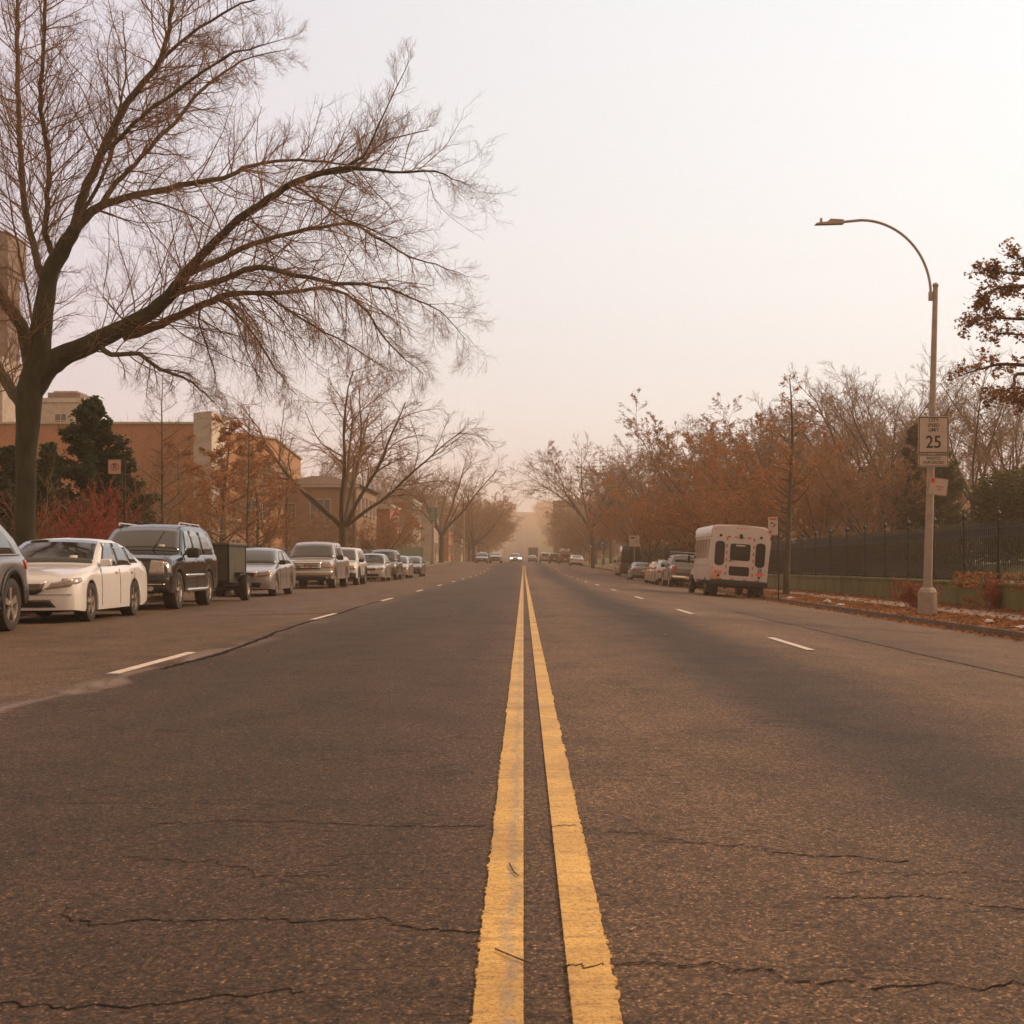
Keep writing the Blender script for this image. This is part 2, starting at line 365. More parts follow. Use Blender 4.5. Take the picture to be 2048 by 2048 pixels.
# yellow double line: a real film of paint with torn outer edges
def yellow():
    m, n, l, b = principled('yellow_paint'); b.inputs['Roughness'].default_value = .6
    tc = n.new('ShaderNodeTexCoord'); mp = n.new('ShaderNodeMapping'); mp.inputs['Scale'].default_value = (9, 20, 1); l.new(tc.outputs['Object'], mp.inputs[0])
    t = n.new('ShaderNodeTexNoise'); t.inputs['Scale'].default_value = 1.; t.inputs['Detail'].default_value = 8; t.inputs['Distortion'].default_value = .6; l.new(mp.outputs[0], t.inputs[0])
    r = n.new('ShaderNodeValToRGB'); e = r.color_ramp.elements
    e[0].position = .22; e[0].color = (.34, .18, .05, 1); e[1].position = .36; e[1].color = (.62, .36, .07, 1)
    k = e.new(.56); k.color = (.70, .42, .085, 1); k = e.new(.72); k.color = (.74, .47, .14, 1)
    l.new(t.outputs[0], r.inputs[0])
    # hairline cracks across the paint
    mp2 = n.new('ShaderNodeMapping'); mp2.inputs['Scale'].default_value = (2.5, 11, 1); l.new(tc.outputs['Object'], mp2.inputs[0])
    t3 = n.new('ShaderNodeTexNoise'); t3.inputs['Scale'].default_value = 1.5; t3.inputs['Detail'].default_value = 4; l.new(mp2.outputs[0], t3.inputs[0])
    ad = n.new('ShaderNodeVectorMath'); ad.operation = 'MULTIPLY_ADD'; ad.inputs[1].default_value = (1.6,) * 3; l.new(t3.outputs[1], ad.inputs[0]); l.new(mp2.outputs[0], ad.inputs[2])
    v = n.new('ShaderNodeTexVoronoi'); v.feature = 'DISTANCE_TO_EDGE'; v.inputs['Scale'].default_value = 1.6; l.new(ad.outputs[0], v.inputs[0])
    r3 = n.new('ShaderNodeValToRGB'); r3.color_ramp.elements[0].position = .008; r3.color_ramp.elements[0].color = (.55, .5, .45, 1); r3.color_ramp.elements[1].position = .04; l.new(v.outputs[0], r3.inputs[0])
    mm = n.new('ShaderNodeMix'); mm.data_type = 'RGBA'; mm.blend_type = 'MULTIPLY'; mm.inputs[0].default_value = .8; l.new(r.outputs[0], mm.inputs[6]); l.new(r3.outputs[0], mm.inputs[7])
    # scuffed grey seam running inside the left line
    sp = n.new('ShaderNodeSeparateXYZ'); l.new(tc.outputs['Object'], sp.inputs[0])
    mp3 = n.new('ShaderNodeMapping'); mp3.inputs['Scale'].default_value = (0.01, 2.2, 1); l.new(tc.outputs['Object'], mp3.inputs[0])
    t4 = n.new('ShaderNodeTexNoise'); t4.inputs['Scale'].default_value = 1.; t4.inputs['Detail'].default_value = 4; l.new(mp3.outputs[0], t4.inputs[0])
    a1 = n.new('ShaderNodeMath'); a1.operation = 'MULTIPLY_ADD'; a1.inputs[1].default_value = .09; a1.inputs[2].default_value = -.078; l.new(t4.outputs[0], a1.inputs[0])
    a2 = n.new('ShaderNodeMath'); a2.operation = 'SUBTRACT'; l.new(sp.outputs[0], a2.inputs[0]); l.new(a1.outputs[0], a2.inputs[1])
    a3 = n.new('ShaderNodeMath'); a3.operation = 'ABSOLUTE'; l.new(a2.outputs[0], a3.inputs[0])
    r4 = n.new('ShaderNodeValToRGB'); r4.color_ramp.elements[0].position = .004; r4.color_ramp.elements[0].color = (1, 1, 1, 1); r4.color_ramp.elements[1].position = .026; r4.color_ramp.elements[1].color = (0, 0, 0, 1); l.new(a3.outputs[0], r4.inputs[0])
    t5 = n.new('ShaderNodeTexNoise'); t5.inputs['Scale'].default_value = 26; t5.inputs['Detail'].default_value = 6; l.new(tc.outputs['Object'], t5.inputs[0])
    r5 = n.new('ShaderNodeValToRGB'); r5.color_ramp.elements[0].position = .34; r5.color_ramp.elements[0].color = (0, 0, 0, 1); r5.color_ramp.elements[1].position = .56; r5.color_ramp.elements[1].color = (.9, .9, .9, 1); l.new(t5.outputs[0], r5.inputs[0])
    m1 = n.new('ShaderNodeMath'); m1.operation = 'MULTIPLY'; l.new(r4.outputs[0], m1.inputs[0]); l.new(r5.outputs[0], m1.inputs[1])
    m2 = n.new('ShaderNodeMix'); m2.data_type = 'RGBA'; l.new(m1.outputs[0], m2.inputs[0]); l.new(mm.outputs[2], m2.inputs[6]); m2.inputs[7].default_value = (.40, .29, .17, 1)
    t7 = n.new('ShaderNodeTexNoise'); t7.inputs['Scale'].default_value = 1.7; t7.inputs['Detail'].default_value = 7; l.new(tc.outputs['Object'], t7.inputs[0])
    r7 = n.new('ShaderNodeValToRGB'); r7.color_ramp.elements[0].position = .35; r7.color_ramp.elements[0].color = (.72, .68, .62, 1); r7.color_ramp.elements[1].position = .6; r7.color_ramp.elements[1].color = (1, 1, 1, 1); l.new(t7.outputs[0], r7.inputs[0])
    t8 = n.new('ShaderNodeTexNoise'); t8.inputs['Scale'].default_value = 120; t8.inputs['Detail'].default_value = 3; l.new(tc.outputs['Object'], t8.inputs[0])
    r8 = n.new('ShaderNodeValToRGB'); r8.color_ramp.elements[0].position = .38; r8.color_ramp.elements[0].color = (.45, .38, .3, 1); r8.color_ramp.elements[1].position = .48; r8.color_ramp.elements[1].color = (1, 1, 1, 1); l.new(t8.outputs[0], r8.inputs[0])
    m7 = n.new('ShaderNodeMix'); m7.data_type = 'RGBA'; m7.blend_type = 'MULTIPLY'; m7.inputs[0].default_value = 1; l.new(m2.outputs[2], m7.inputs[6]); l.new(r7.outputs[0], m7.inputs[7])
    m8 = n.new('ShaderNodeMix'); m8.data_type = 'RGBA'; m8.blend_type = 'MULTIPLY'; m8.inputs[0].default_value = .8; l.new(m7.outputs[2], m8.inputs[6]); l.new(r8.outputs[0], m8.inputs[7])
    l.new(m8.outputs[2], b.inputs['Base Color'])
    bp = n.new('ShaderNodeBump'); bp.inputs['Strength'].default_value = .5; bp.inputs['Distance'].default_value = .004; l.new(t.outputs[0], bp.inputs['Height']); l.new(bp.outputs[0], b.inputs['Normal'])
    return m
rs = np.random.RandomState(5)
def paint_strip(name, x0, x1, y0, y1, m, jag0=0., jag1=0., thick=.003, gaps=()):
    yy = []; y = y0
    while y < y1: yy.append(y); y += .0075 if y < 7 else (.03 if y < 16 else (.25 if y < 60 else 2.5))
    yy.append(y1); n = len(yy); yy = np.array(yy)
    def jag(a):
        if not a: return rs.randn(n) * .0006
        idx = np.cumsum(rs.randint(0, 2, n)); k = rs.rand(n + 1)[idx]; sl = np.interp(yy, np.arange(-12, 400, .35), rs.rand(1178))
        return a * (k ** 2 * .9) * np.clip(sl * 1.6, .15, 1) * (yy < 16)
    L_ = x0 - jag(jag0); R_ = x1 + jag(jag1)
    v = []; f = []; cur = -1
    for i in range(n):
        z = rz((x0 + x1) / 2, yy[i]) + .004 + thick * .3; zs = [rz(q, yy[i]) + .0015 for q in (x0, x1)]
        v += [(L_[i], yy[i], zs[0]), (L_[i] + .001, yy[i], z + .001), (R_[i] - .001, yy[i], z + .001), (R_[i], yy[i], zs[1])]
        if i and not any(a < yy[i] < b_ for a, b_ in gaps):
            o = (i - 1) * 4
            f += [(o, o + 1, o + 5, o + 4), (o + 1, o + 2, o + 6, o + 5), (o + 2, o + 3, o + 7, o + 6)]
    return npo(name, v, np.array(f), m)
ym = yellow()
o = paint_strip('yellow_line', -.108, .000, -2, 172, ym, jag0=.012); tag(o, kind='structure')
o = paint_strip('yellow_line', .104, .209, -2, 172, ym, jag1=.013); tag(o, kind='structure')
wm = mat('worn_white_paint', (.62, .52, .45), .7, (.36, .27, .21), 9, detail=7, pos=(.48, .72))
def dash(x, y0, y1, wd=.10):
    o = paint_strip('lane_dash', x - wd / 2, x + wd / 2, y0, y1, wm, jag0=.006, jag1=.006, thick=.002); tag(o, kind='structure')
for k in range(12): dash(-3.66, 12.9 + 12.2 * k, 16.0 + 12.2 * k)
for k in range(12): dash(3.42 + .02, 17.3 + 12.2 * k, 20.2 + 12.2 * k)
# tar-sealed seam wriggling between the left lane dashes, and one beyond the right dashes
def seam(name, pts, wd, up=.003):
    v = []; f = []
    pts = np.array(pts); t = np.arange(0, len(pts) - 1, .04); px_ = np.interp(t, range(len(pts)), pts[:, 0]); py_ = np.interp(t, range(len(pts)), pts[:, 1])
    wob = np.cumsum(rs.randn(len(t))) * .006; wob -= np.linspace(0, wob[-1], len(t))
    for i in range(len(t)):
        h = wd * (.35 + .65 * rs.rand()) * .5; x = px_[i] + wob[i]
        zz_ = up if (up > .003 and (-.12 < x < .004 or .10 < x < .22)) else .0022
        if up > .003: v += [(x, py_[i] - h + wob[i] * 2, rz(x, py_[i]) + zz_), (x, py_[i] + h + wob[i] * 2, rz(x, py_[i]) + zz_)]
        else: v += [(x - h, py_[i], rz(x, py_[i]) + up), (x + h, py_[i], rz(x, py_[i]) + up)]
        if i: f.append((2 * i - 2, 2 * i - 1, 2 * i + 1, 2 * i))
    o = npo(name, v, np.array(f), mat('tar', (.014, .008, .005), .95, spec=.08)); tag(o, kind='structure')
seam('tar_seam', [(-3.35, 13.4), (-3.28, 15.5), (-3.33, 17), (-3.42, 19), (-3.55, 21.5), (-3.62, 24), (-3.60, 28), (-3.7, 33), (-3.64, 40)], .10)
seam('tar_seam', [(5.05, 12.4), (5.0, 14), (5.02, 17), (4.95, 20), (4.98, 26), (4.9, 34)], .05)
for nm_, pt_, w_ in (('c', [(.08, 3.47), (.21, 3.45), (.55, 3.46), (.9, 3.40), (1.25, 3.43), (1.7, 3.33), (2.1, 3.36)], .013), ('c', [(.10, 5.30), (.21, 5.28), (.5, 5.25), (.8, 5.2), (1.0, 5.0), (1.3, 4.85)], .013), ('c', [(-.11, 3.80), (-.5, 3.86), (-.8, 3.95), (-1.15, 3.93), (-1.3, 4.1)], .013),
        ('c', [(-.11, 5.35), (-.6, 5.32), (-1.1, 5.5), (-1.4, 5.4)], .011), ('c', [(.9, 4.3), (1.2, 4.35), (1.45, 4.2), (1.6, 4.0), (1.55, 3.8)], .011), ('c', [(-.5, 3.28), (-.9, 3.22), (-1.3, 3.27), (-1.7, 3.2)], .011), ('c', [(-.6, 4.5), (-.9, 4.55), (-1.0, 4.75), (-1.35, 4.8)], .009), ('c', [(1.0, 4.6), (1.35, 4.62), (1.7, 4.5)], .008)):
    seam('road_crack', pt_, w_, .0068)
seam('tar_seam', [(-8.3, 27.5), (-6.0, 27.3), (-4.5, 27.8), (-3.5, 28.6)], .30)

# ------------------------------------------------------------------ fallen leaves
def scatter(name, n, fx, fy, fz, size, m, curl=.5, seed=1, par=None, up=True, flat=.35):
    """n leaf-like bent pieces at points given by arrays; one object"""
    r = np.random.RandomState(seed)
    x, y, z = fx, fy, fz; sz = size * (.6 + .8 * r.rand(n))
    a = r.rand(n) * 6.283
    if up:
        nx = r.randn(n) * flat; ny = r.randn(n) * flat; nz = np.ones(n)
    else:
        nx, ny, nz = r.randn(3, n)
    nn = np.stack([nx, ny, nz], 1); nn /= np.linalg.norm(nn, axis=1)[:, None]
    t = np.stack([np.cos(a), np.sin(a), np.zeros(n)], 1); t -= nn * (t * nn).sum(1)[:, None]; t /= np.linalg.norm(t, axis=1)[:, None] + 1e-9
    b = np.cross(nn, t); c = np.stack([x, y, z], 1); s = sz[:, None]; k = curl * s * (r.rand(n)[:, None])
    v = np.stack([c - t * s, c - b * s * .55 + nn * k, c + t * s, c + b * s * .55 + nn * k], 1).reshape(-1, 3)
    i = np.arange(n)[:, None] * 4
    f = np.concatenate([i + [[0, 1, 2]], i + [[0, 2, 3]]]).astype(np.int32)
    return npo(name, v, f, m, par)
r = np.random.RandomState(3)
def leafy(n, x0, x1, y0, y1, dens=1.0):
    y = y0 + (y1 - y0) * r.rand(n) ** dens; return x0 + (x1 - x0) * r.rand(n), y
X1, Y1 = leafy(15000, 9.45, 10.95, 17, 110, 1.5); X2, Y2 = leafy(5000, 12.4, 13.4, 20, 100, 1.4); X3, Y3 = leafy(1700, 8.7, 9.5, 20, 90, 1.3); X4, Y4 = leafy(900, 10.9, 12.6, 20, 90, 1.3)
X3 = 9.42 - np.abs(r.randn(len(X3))) * .30
X = np.concatenate([X1 + .9 * np.array([ss(52, 85, q) for q in Y1]), X2, X3, X4]); Y = np.concatenate([Y1, Y2, Y3, Y4])
Z = np.array([gz(a, b) for a, b in zip(X, Y)]) + .012 + .03 * r.rand(len(X))
tag(scatter('fallen_leaves', len(X), X, Y, Z, .055, M['dry_leaf'], seed=2, flat=.5), 'brown fallen leaves carpeting the verge and gutter along the iron fence', 'fallen leaves', kind='stuff')
X, Y = leafy(5000, -12.5, -9.3, 24, 120, 1.2); Z = np.array([gz(a, b) for a, b in zip(X, Y)]) + .015
tag(scatter('fallen_leaves', len(X), X, Y, Z, .055, M['dry_leaf'], seed=4), 'brown fallen leaves under and behind the parked cars on the left', 'fallen leaves', kind='stuff')
X = r.uniform(-9, 9, 260); Y = 6 + 70 * r.rand(260); Z = np.array([rz(a, b) for a, b in zip(X, Y)]) + .008
tag(scatter('fallen_leaves', 260, X, Y, Z, .022, M['dry_leaf'], seed=6), 'few scattered small dry leaves lying on the open asphalt', 'fallen leaves', kind='stuff')
def crumple(name, x, y, sz, lab, seed):
    rr = random.Random(seed); bm = bmesh.new(); bmesh.ops.create_icosphere(bm, subdivisions=3, radius=1)
    for v in bm.verts:
        v.co *= 1 + rr.uniform(-.28, .28); v.co = Vector((v.co.x * sz[0], v.co.y * sz[1], v.co.z * sz[2]))
    for f in bm.faces: f.smooth = False
    me = bpy.data.meshes.new(name); bm.to_mesh(me); bm.free(); me.materials.append(M['white'])
    o = put(bpy.data.objects.new(name, me)); o.location = (x, y, gz(x, y) + sz[2] * .8); tag(o, lab, 'litter', 'white litter on the right verge')
crumple('crumpled_paper', 9.75, 28.3, (.17, .12, .05), 'longest white crumpled paper on the leaves nearest the right picture edge', 1)
crumple('crumpled_paper', 9.95, 31.0, (.09, .07, .06), 'small white crumpled paper on the leaves just right of the lamp post', 2)
crumple('crumpled_paper', 9.5, 43.5, (.12, .10, .05), 'pale crumpled paper in the gutter halfway between lamp post and bus', 3)
crumple('crumpled_paper', 9.75, 46.5, (.12, .09, .07), 'pale crumpled paper among leaves a little left of the lamp post', 4)
crumple('crumpled_paper', 9.6, 52.0, (.14, .09, .05), 'pale crumpled paper on the kerb beside the sapling near the bus', 5)
# debris on the centre line
tg = MB()
for a, b in (((-.045, 4.62, .012), (-.03, 4.50, .010)), ((-.03, 4.50, .01), (-.015, 4.44, .012)), ((-.07, 3.60, .011), (-.02, 3.52, .012)), ((-.02, 3.52, .012), (.02, 3.47, .01))): tg.cyl(a, b, .0025, .002, 6)
tag(tg.build('twig_debris', M['bark']), 'thin dark broken twigs lying across the left yellow line', 'twig')

# ------------------------------------------------------------------ trees
def unit(v): return v / (np.linalg.norm(v, axis=-1, keepdims=True) + 1e-9)
class Tree:
    def __init__(s, seed): s.r = np.random.RandomState(seed); s.tubes = []; s.tips = None
    def emit(s, pts, rad, sides): s.tubes.append((pts, rad, sides))
    def grow(s, P0, D0, L, R0, n, wig, trop, tip=.35):
        B = len(P0); pts = np.zeros((B, n, 3)); pts[:, 0] = P0; D = unit(D0.copy()); st = (L / (n - 1))[:, None]
        for i in range(1, n):
            D = unit(D + s.r.randn(B, 3) * wig + trop); pts[:, i] = pts[:, i - 1] + D * st
        t = np.linspace(0, 1, n)[None]; rad = R0[:, None] * (1 - (1 - tip) * t)
        return pts, rad
    def children(s, pts, rad, per, ang, lr, lmul, rr, t0=.15, t1=1., up=0., lshape=True):
        """per: children per parent; returns start, dir, length, radius"""
        B, n, _ = pts.shape; K = per
        t = (np.arange(K)[None] + s.r.rand(B, K)) / K * (t1 - t0) + t0; t = np.minimum(t, .999)
        fi = t * (n - 1); i0 = fi.astype(int); fr = (fi - i0)[..., None]; bi = np.arange(B)[:, None]
        p = pts[bi, i0] * (1 - fr) + pts[bi, i0 + 1] * fr; d = unit(pts[bi, i0 + 1] - pts[bi, i0])
        r0 = rad[bi, i0]
        q = unit(np.cross(d, s.r.randn(B, K, 3))); a = (ang * (.7 + .6 * s.r.rand(B, K)))[..., None]
        nd = d * np.cos(a) + q * np.sin(a); nd[..., 2] += up; nd = unit(nd)
        Lp = np.linalg.norm(np.diff(pts, axis=1), axis=2).sum(1)[:, None]
        L = (Lp * lmul if lr is None else np.full((B, K), lr)) * (.6 + .7 * s.r.rand(B, K))
        if lshape: L = L * (1.05 - .55 * t)
        rr_ = np.minimum(r0 * .75, r0 * rr * (.8 + .4 * s.r.rand(B, K)))
        return p.reshape(-1, 3), nd.reshape(-1, 3), L.reshape(-1), rr_.reshape(-1)
    def mesh(s, name, sel, m):
        V = []; Fq = []; base = 0
        for pts, rad, k in sel:
            B, n, _ = pts.shape
            T = np.zeros_like(pts); T[:, 1:-1] = pts[:, 2:] - pts[:, :-2]; T[:, 0] = pts[:, 1] - pts[:, 0]; T[:, -1] = pts[:, -1] - pts[:, -2]; T = unit(T)
            ref = np.where(np.abs(T[:, :1, 2:3]).mean(1, keepdims=True) > .9, np.array([1., 0, 0]), np.array([0, 0, 1.]))
            U = unit(np.cross(T, np.broadcast_to(ref, T.shape))); W = np.cross(T, U)
            a = np.arange(k) * 2 * math.pi / k
            ring = pts[:, :, None] + rad[:, :, None, None] * (U[:, :, None] * np.cos(a)[None, None, :, None] + W[:, :, None] * np.sin(a)[None, None, :, None])
            V.append(ring.reshape(-1, 3))
            b = np.arange(B)[:, None, None] * n * k; i = np.arange(n - 1)[None, :, None] * k; j = np.arange(k)[None, None]; j2 = (j + 1) % k
            q = np.stack([b + i + j, b + i + j2, b + i + k + j2, b + i + k + j], -1).reshape(-1, 4) + base
            Fq.append(q); base += B * n * k
        return np_mesh(name, np.concatenate(V), np.concatenate(Fq), m, smooth=True)
def leaf_mesh(name, pts, n, size, m, seed, spread=.08):
    rr = np.random.RandomState(seed); B, k, _ = pts.shape
    bi = rr.randint(0, B, n); t = rr.rand(n) * (k - 1.001); i0 = t.astype(int); f = (t - i0)[:, None]
    c = pts[bi, i0] * (1 - f) + pts[bi, i0 + 1] * f + rr.randn(n, 3) * spread
    o = scatter('tmp', n, c[:, 0], c[:, 1], c[:, 2], size, m, seed=seed, up=False, curl=.6); me = o.data; bpy.data.objects.remove(o); me.name = name
    return me
def spline(pts, n):
    p = np.array(pts, float); m = len(p); t = np.linspace(0, m - 1, n); i = np.minimum(t.astype(int), m - 2); u = (t - i)[:, None]
    g = lambda k: p[np.clip(k, 0, m - 1)]
    a, b, c, d = g(i - 1), g(i), g(i + 1), g(i + 2)
    return .5 * (2 * b + (c - a) * u + (2 * a - 5 * b + 4 * c - d) * u ** 2 + (3 * b - a - 3 * c + d) * u ** 3)

# -- the large street tree on the left, limbs traced at their true size 32 m away
def big_tree():
    D0 = 32.0; k = 2048 / 1932
    def W(pts, dy0=0., dy1=0.):
        o = []
        for j, (x, y, r_) in enumerate(pts):
            d = D0 + dy0 + (dy1 - dy0) * (j / (len(pts) - 1)) ** 1.2; q = P(x * k, y * k, d); o.append((*q, .86 * r_ * k / F * d))
        return o
    L = [  # (points, depth start, depth end, droop, twig density)
        ([(46, 1105, 30), (47, 1060, 26), (48, 980, 22.5), (49, 900, 22), (50, 830, 24), (54, 770, 28), (60, 725, 30), (68, 695, 25)], 0, 0, 0, 0),
        ([(62, 735, 26), (90, 690, 27), (130, 668, 23), (188, 641, 21), (240, 615, 18), (289, 588, 16), (325, 552, 14), (352, 516, 12), (391, 469, 9.5), (450, 415, 8.5), (508, 375, 8), (545, 350, 7), (586, 332, 6), (660, 316, 4.6), (740, 325, 3), (835, 325, 2), (890, 338, 1.2), (940, 350, .7)], 0, -1.5, 0, 1),
        ([(586, 332, 4.5), (640, 325, 4), (672, 318, 3.4), (707, 281, 2.6), (740, 262, 2), (816, 245, 1)], -.8, .8, .1, 1),
        ([(660, 310, 3), (690, 290, 3), (716, 235, 2.3), (740, 180, 1.6), (772, 115, .8)], -.8, -1.5, .2, .8),
        ([(352, 518, 8), (400, 497, 8), (457, 469, 7), (520, 447, 6), (586, 432, 5), (640, 424, 4), (670, 424, 3.6), (707, 446, 3), (773, 483, 2.3), (835, 499, 1.6), (925, 520, .7)], 0, 2.5, -.05, 1),
        ([(310, 565, 11), (336, 551, 9), (375, 540, 8), (414, 531, 8), (469, 506, 7.5), (505, 505, 7), (560, 519, 6), (633, 534, 5), (699, 538, 3.6), (743, 549, 2.8), (817, 576, 1.9), (871, 600, 1.2), (926, 640, .6)], 0, -2.5, -.12, 1.1),
        ([(230, 635, 14), (274, 622, 12), (324, 602, 10.5), (391, 571, 9), (430, 556, 7.5), (487, 554, 6), (560, 549, 5), (626, 545, 4), (688, 582, 3), (725, 637, 2.2), (762, 677, 1.5), (800, 706, .7)], 0, 1.8, -.2, 1.3),
        ([(406, 562, 5), (430, 575, 4.2), (450, 596, 3.6), (480, 633, 3), (502, 670, 2.4), (531, 710, 1.6), (560, 745, .8)], -.3, -1.5, -.3, 1.2),
        ([(500, 555, 4), (540, 580, 3.2), (590, 615, 2.6), (640, 640, 2), (690, 672, 1.4), (735, 700, .7)], .4, -1.0, -.3, 1.2),
        ([(380, 574, 3.5), (375, 610, 2.6), (392, 655, 2), (405, 700, 1.3), (410, 740, .7)], 0, .8, -.3, 1),
        ([(190, 655, 8), (215, 671, 6.5), (258, 666, 6), (301, 696, 4.6), (352, 715, 3.2), (385, 742, 2), (410, 765, .9)], -.4, -1.6, -.15, .9),
        ([(66, 725, 26), (72, 664, 26), (84, 586, 22), (92, 520, 19), (117, 477, 18), (140, 432, 14)], 0, 0, 0, .35),
        ([(135, 440, 12), (156, 371, 12), (195, 281, 10.5), (234, 203, 9), (268, 160, 8), (301, 117, 7), (318, 60, 5.5), (324, 10, 5), (330, -60, 4), (345, -170, 2.5), (360, -300, 1)], 0, -1, .05, 1),
        ([(300, 118, 5), (335, 85, 4.4), (367, 59, 3.8), (430, 20, 3), (489, -5, 2), (560, -40, .8)], -.6, -2, .05, 1),
        ([(140, 435, 12), (160, 412, 12), (190, 390, 11), (250, 371, 9), (336, 352, 7.6), (422, 336, 6), (461, 316, 5), (528, 303, 4), (606, 305, 3), (660, 311, 2), (720, 300, .8)], 0, 1.8, .05, 1),
        ([(186, 394, 8), (215, 350, 7), (250, 313, 6), (295, 265, 5.4), (336, 223, 5), (367, 184, 4.4), (410, 145, 3.4), (469, 110, 2), (547, 92, .7)], .3, 2.4, .02, 1),
        ([(190, 290, 6), (219, 266, 6), (254, 232, 5.4), (289, 203, 5), (367, 148, 4), (430, 106, 3), (480, 90, 2), (540, 72, .7)], -.4, -2.6, .05, 1),
        ([(84, 530, 11), (70, 490, 10), (59, 449, 9), (43, 352, 8), (37, 260, 7), (35, 195, 6.6), (33, 90, 5.4), (33, 0, 4.6), (30, -130, 3), (20, -260, 1)], 0, 2, .05, 1.1),
        ([(105, 490, 9), (90, 455, 8), (84, 430, 7.6), (90, 370, 7), (92, 313, 6.6), (84, 250, 6), (76, 195, 5.6), (82, 98, 5), (86, 0, 4.4), (95, -120, 3), (110, -260, 1)], 0, -1.5, .05, 1.2),
        ([(150, 560 - 150, 5), (190, 340, 5), (215, 270, 4), (228, 190, 3), (238, 120, 2.2), (230, 20, 1.2)], 0, 1, .1, .7),
        ([(58, 700, 18), (50, 650, 17), (38, 610, 16), (15, 580, 15), (-5, 545, 13), (-39, 488, 10), (-98, 390, 6), (-150, 280, 3)], 0, -2, 0, .8),
        ([(52, 780, 17), (25, 740, 15), (0, 700, 14), (-30, 640, 12), (-70, 560, 9), (-130, 470, 5)], 0, 1.5, 0, .7),
        ([(80, 680, 4), (60, 600, 3.5), (40, 500, 3), (20, 380, 2), (0, 250, 1)], .5, 2, .1, .7),
        ([(240, 612, 2.5), (196, 560, 1.6), (204, 500, 1.3), (206, 430, 1), (208, 380, .5)], 0, 0, .1, .3),
        ([(275, 590, 1.8), (290, 540, 1.4), (330, 440, 1.1), (348, 370, .5)], 0, .6, .1, .3),
        ([(255, 372, 3), (300, 385, 2.4), (352, 402, 2), (400, 430, 1.3), (425, 446, .7)], 0, -.6, -.05, .5),
        ([(550, 347, 3.4), (588, 372, 3), (640, 408, 2.4), (700, 432, 1.8), (760, 455, .9)], -.3, -1.6, -.1, 1.),
        ([(470, 405, 2.4), (500, 450, 1.8), (516, 500, 1.2), (530, 540, .7)], .3, 1, -.2, .6),
    ]
    T = Tree(11); big = []; paras = []
    for pts, a, b, dr, den in L:
        pts = [(x if x < 800 else 800 + (x - 800) * .62, y, r_) for x, y, r_ in pts]; q = W(pts, a, b); ln = sum(math.dist(q[i][:3], q[i + 1][:3]) for i in range(len(q) - 1)); n = max(10, int(ln / .22))
        s_ = spline(q, n); pp, rr_ = s_[:, :3], np.maximum(s_[:, 3], .004)
        fine = pp.copy(); wob = T.r.randn(n, 3) * .012; fine[1:-1] += wob[1:-1]
        if rr_.max() < .24: rr_ = np.maximum(rr_ * .86, .004)
        big.append((fine[None], rr_[None], 12 if rr_.max() > .1 else 7)); paras.append((pp, rr_, ln, dr, den))
    lv2 = [[], []]
    tw2, tw3, tw4 = [], [], []
    for pp, rr_, ln, dr, den in paras:
        if den == 0: continue
        K = int(ln * 7.0 * den) + 2
        p, d, Ln, r_ = T.children(pp[None], rr_[None], K, .95, None, .30, .42, t0=.14 if ln > 3 else .05, up=.0)
        # short towards the stem, long towards the limb ends' spray
        tq = ((np.arange(K)[None] + .5) / K).reshape(-1); Ln = np.clip(Ln, .7, 2.7) * (.75 + .5 * T.r.rand(len(Ln))) * (1.10 - .50 * tq); r_ = np.clip(r_, .0045, .017)
        a2, b2 = T.grow(p, d, Ln, r_, 8, .13, np.array([.015, 0, dr * .9 + .02]), .3); tw2.append((a2, b2))
        p, d, Ln3, r3 = T.children(a2, b2, 9, .72, None, .52, .62, t0=.12); r3 = np.clip(r3, .0028, .0060)
        a3, b3 = T.grow(p, d, np.clip(Ln3, .25, 1.3), r3, 6, .11, np.array([.0, 0, dr * .6 + .035]), .4); tw3.append((a3, b3))
        p, d, Ln4, r4 = T.children(a3, b3, 6, .72, None, .52, .7, t0=.15); r4 = np.clip(r4, .0020, .0031)
        a4, b4 = T.grow(p, d, np.clip(Ln4, .14, .55), r4, 4, .14, np.array([0, 0, dr * .2 + .08]), .5); tw4.append((a4, b4))
    cat = lambda l: (np.concatenate([x[0] for x in l]), np.concatenate([x[1] for x in l]))
    root_loc = P(46 * k, 1100 * k, D0); root_loc = (root_loc[0], D0, gz(root_loc[0], D0))
    e = thing('street_tree', root_loc, 'huge bare street tree with mossy trunk and long limbs over the road, behind the sedans', 'tree')
    def mv(me): 
        o = put(bpy.data.objects.new(me.name, me), e); me.transform(Matrix.Translation(-Vector(root_loc))); return o
    tr = [b for b in big if b[1].max() > .16]; li = [b for b in big if b[1].max() <= .16]
    mv(T.mesh('trunk', tr, M['moss_bark'])); mv(T.mesh('limbs', li, M['bark']))
    mv(T.mesh('crown', [(*cat(tw2), 4), (*cat(tw3), 3), (*cat(tw4), 3)], M['twig']))
big_tree()

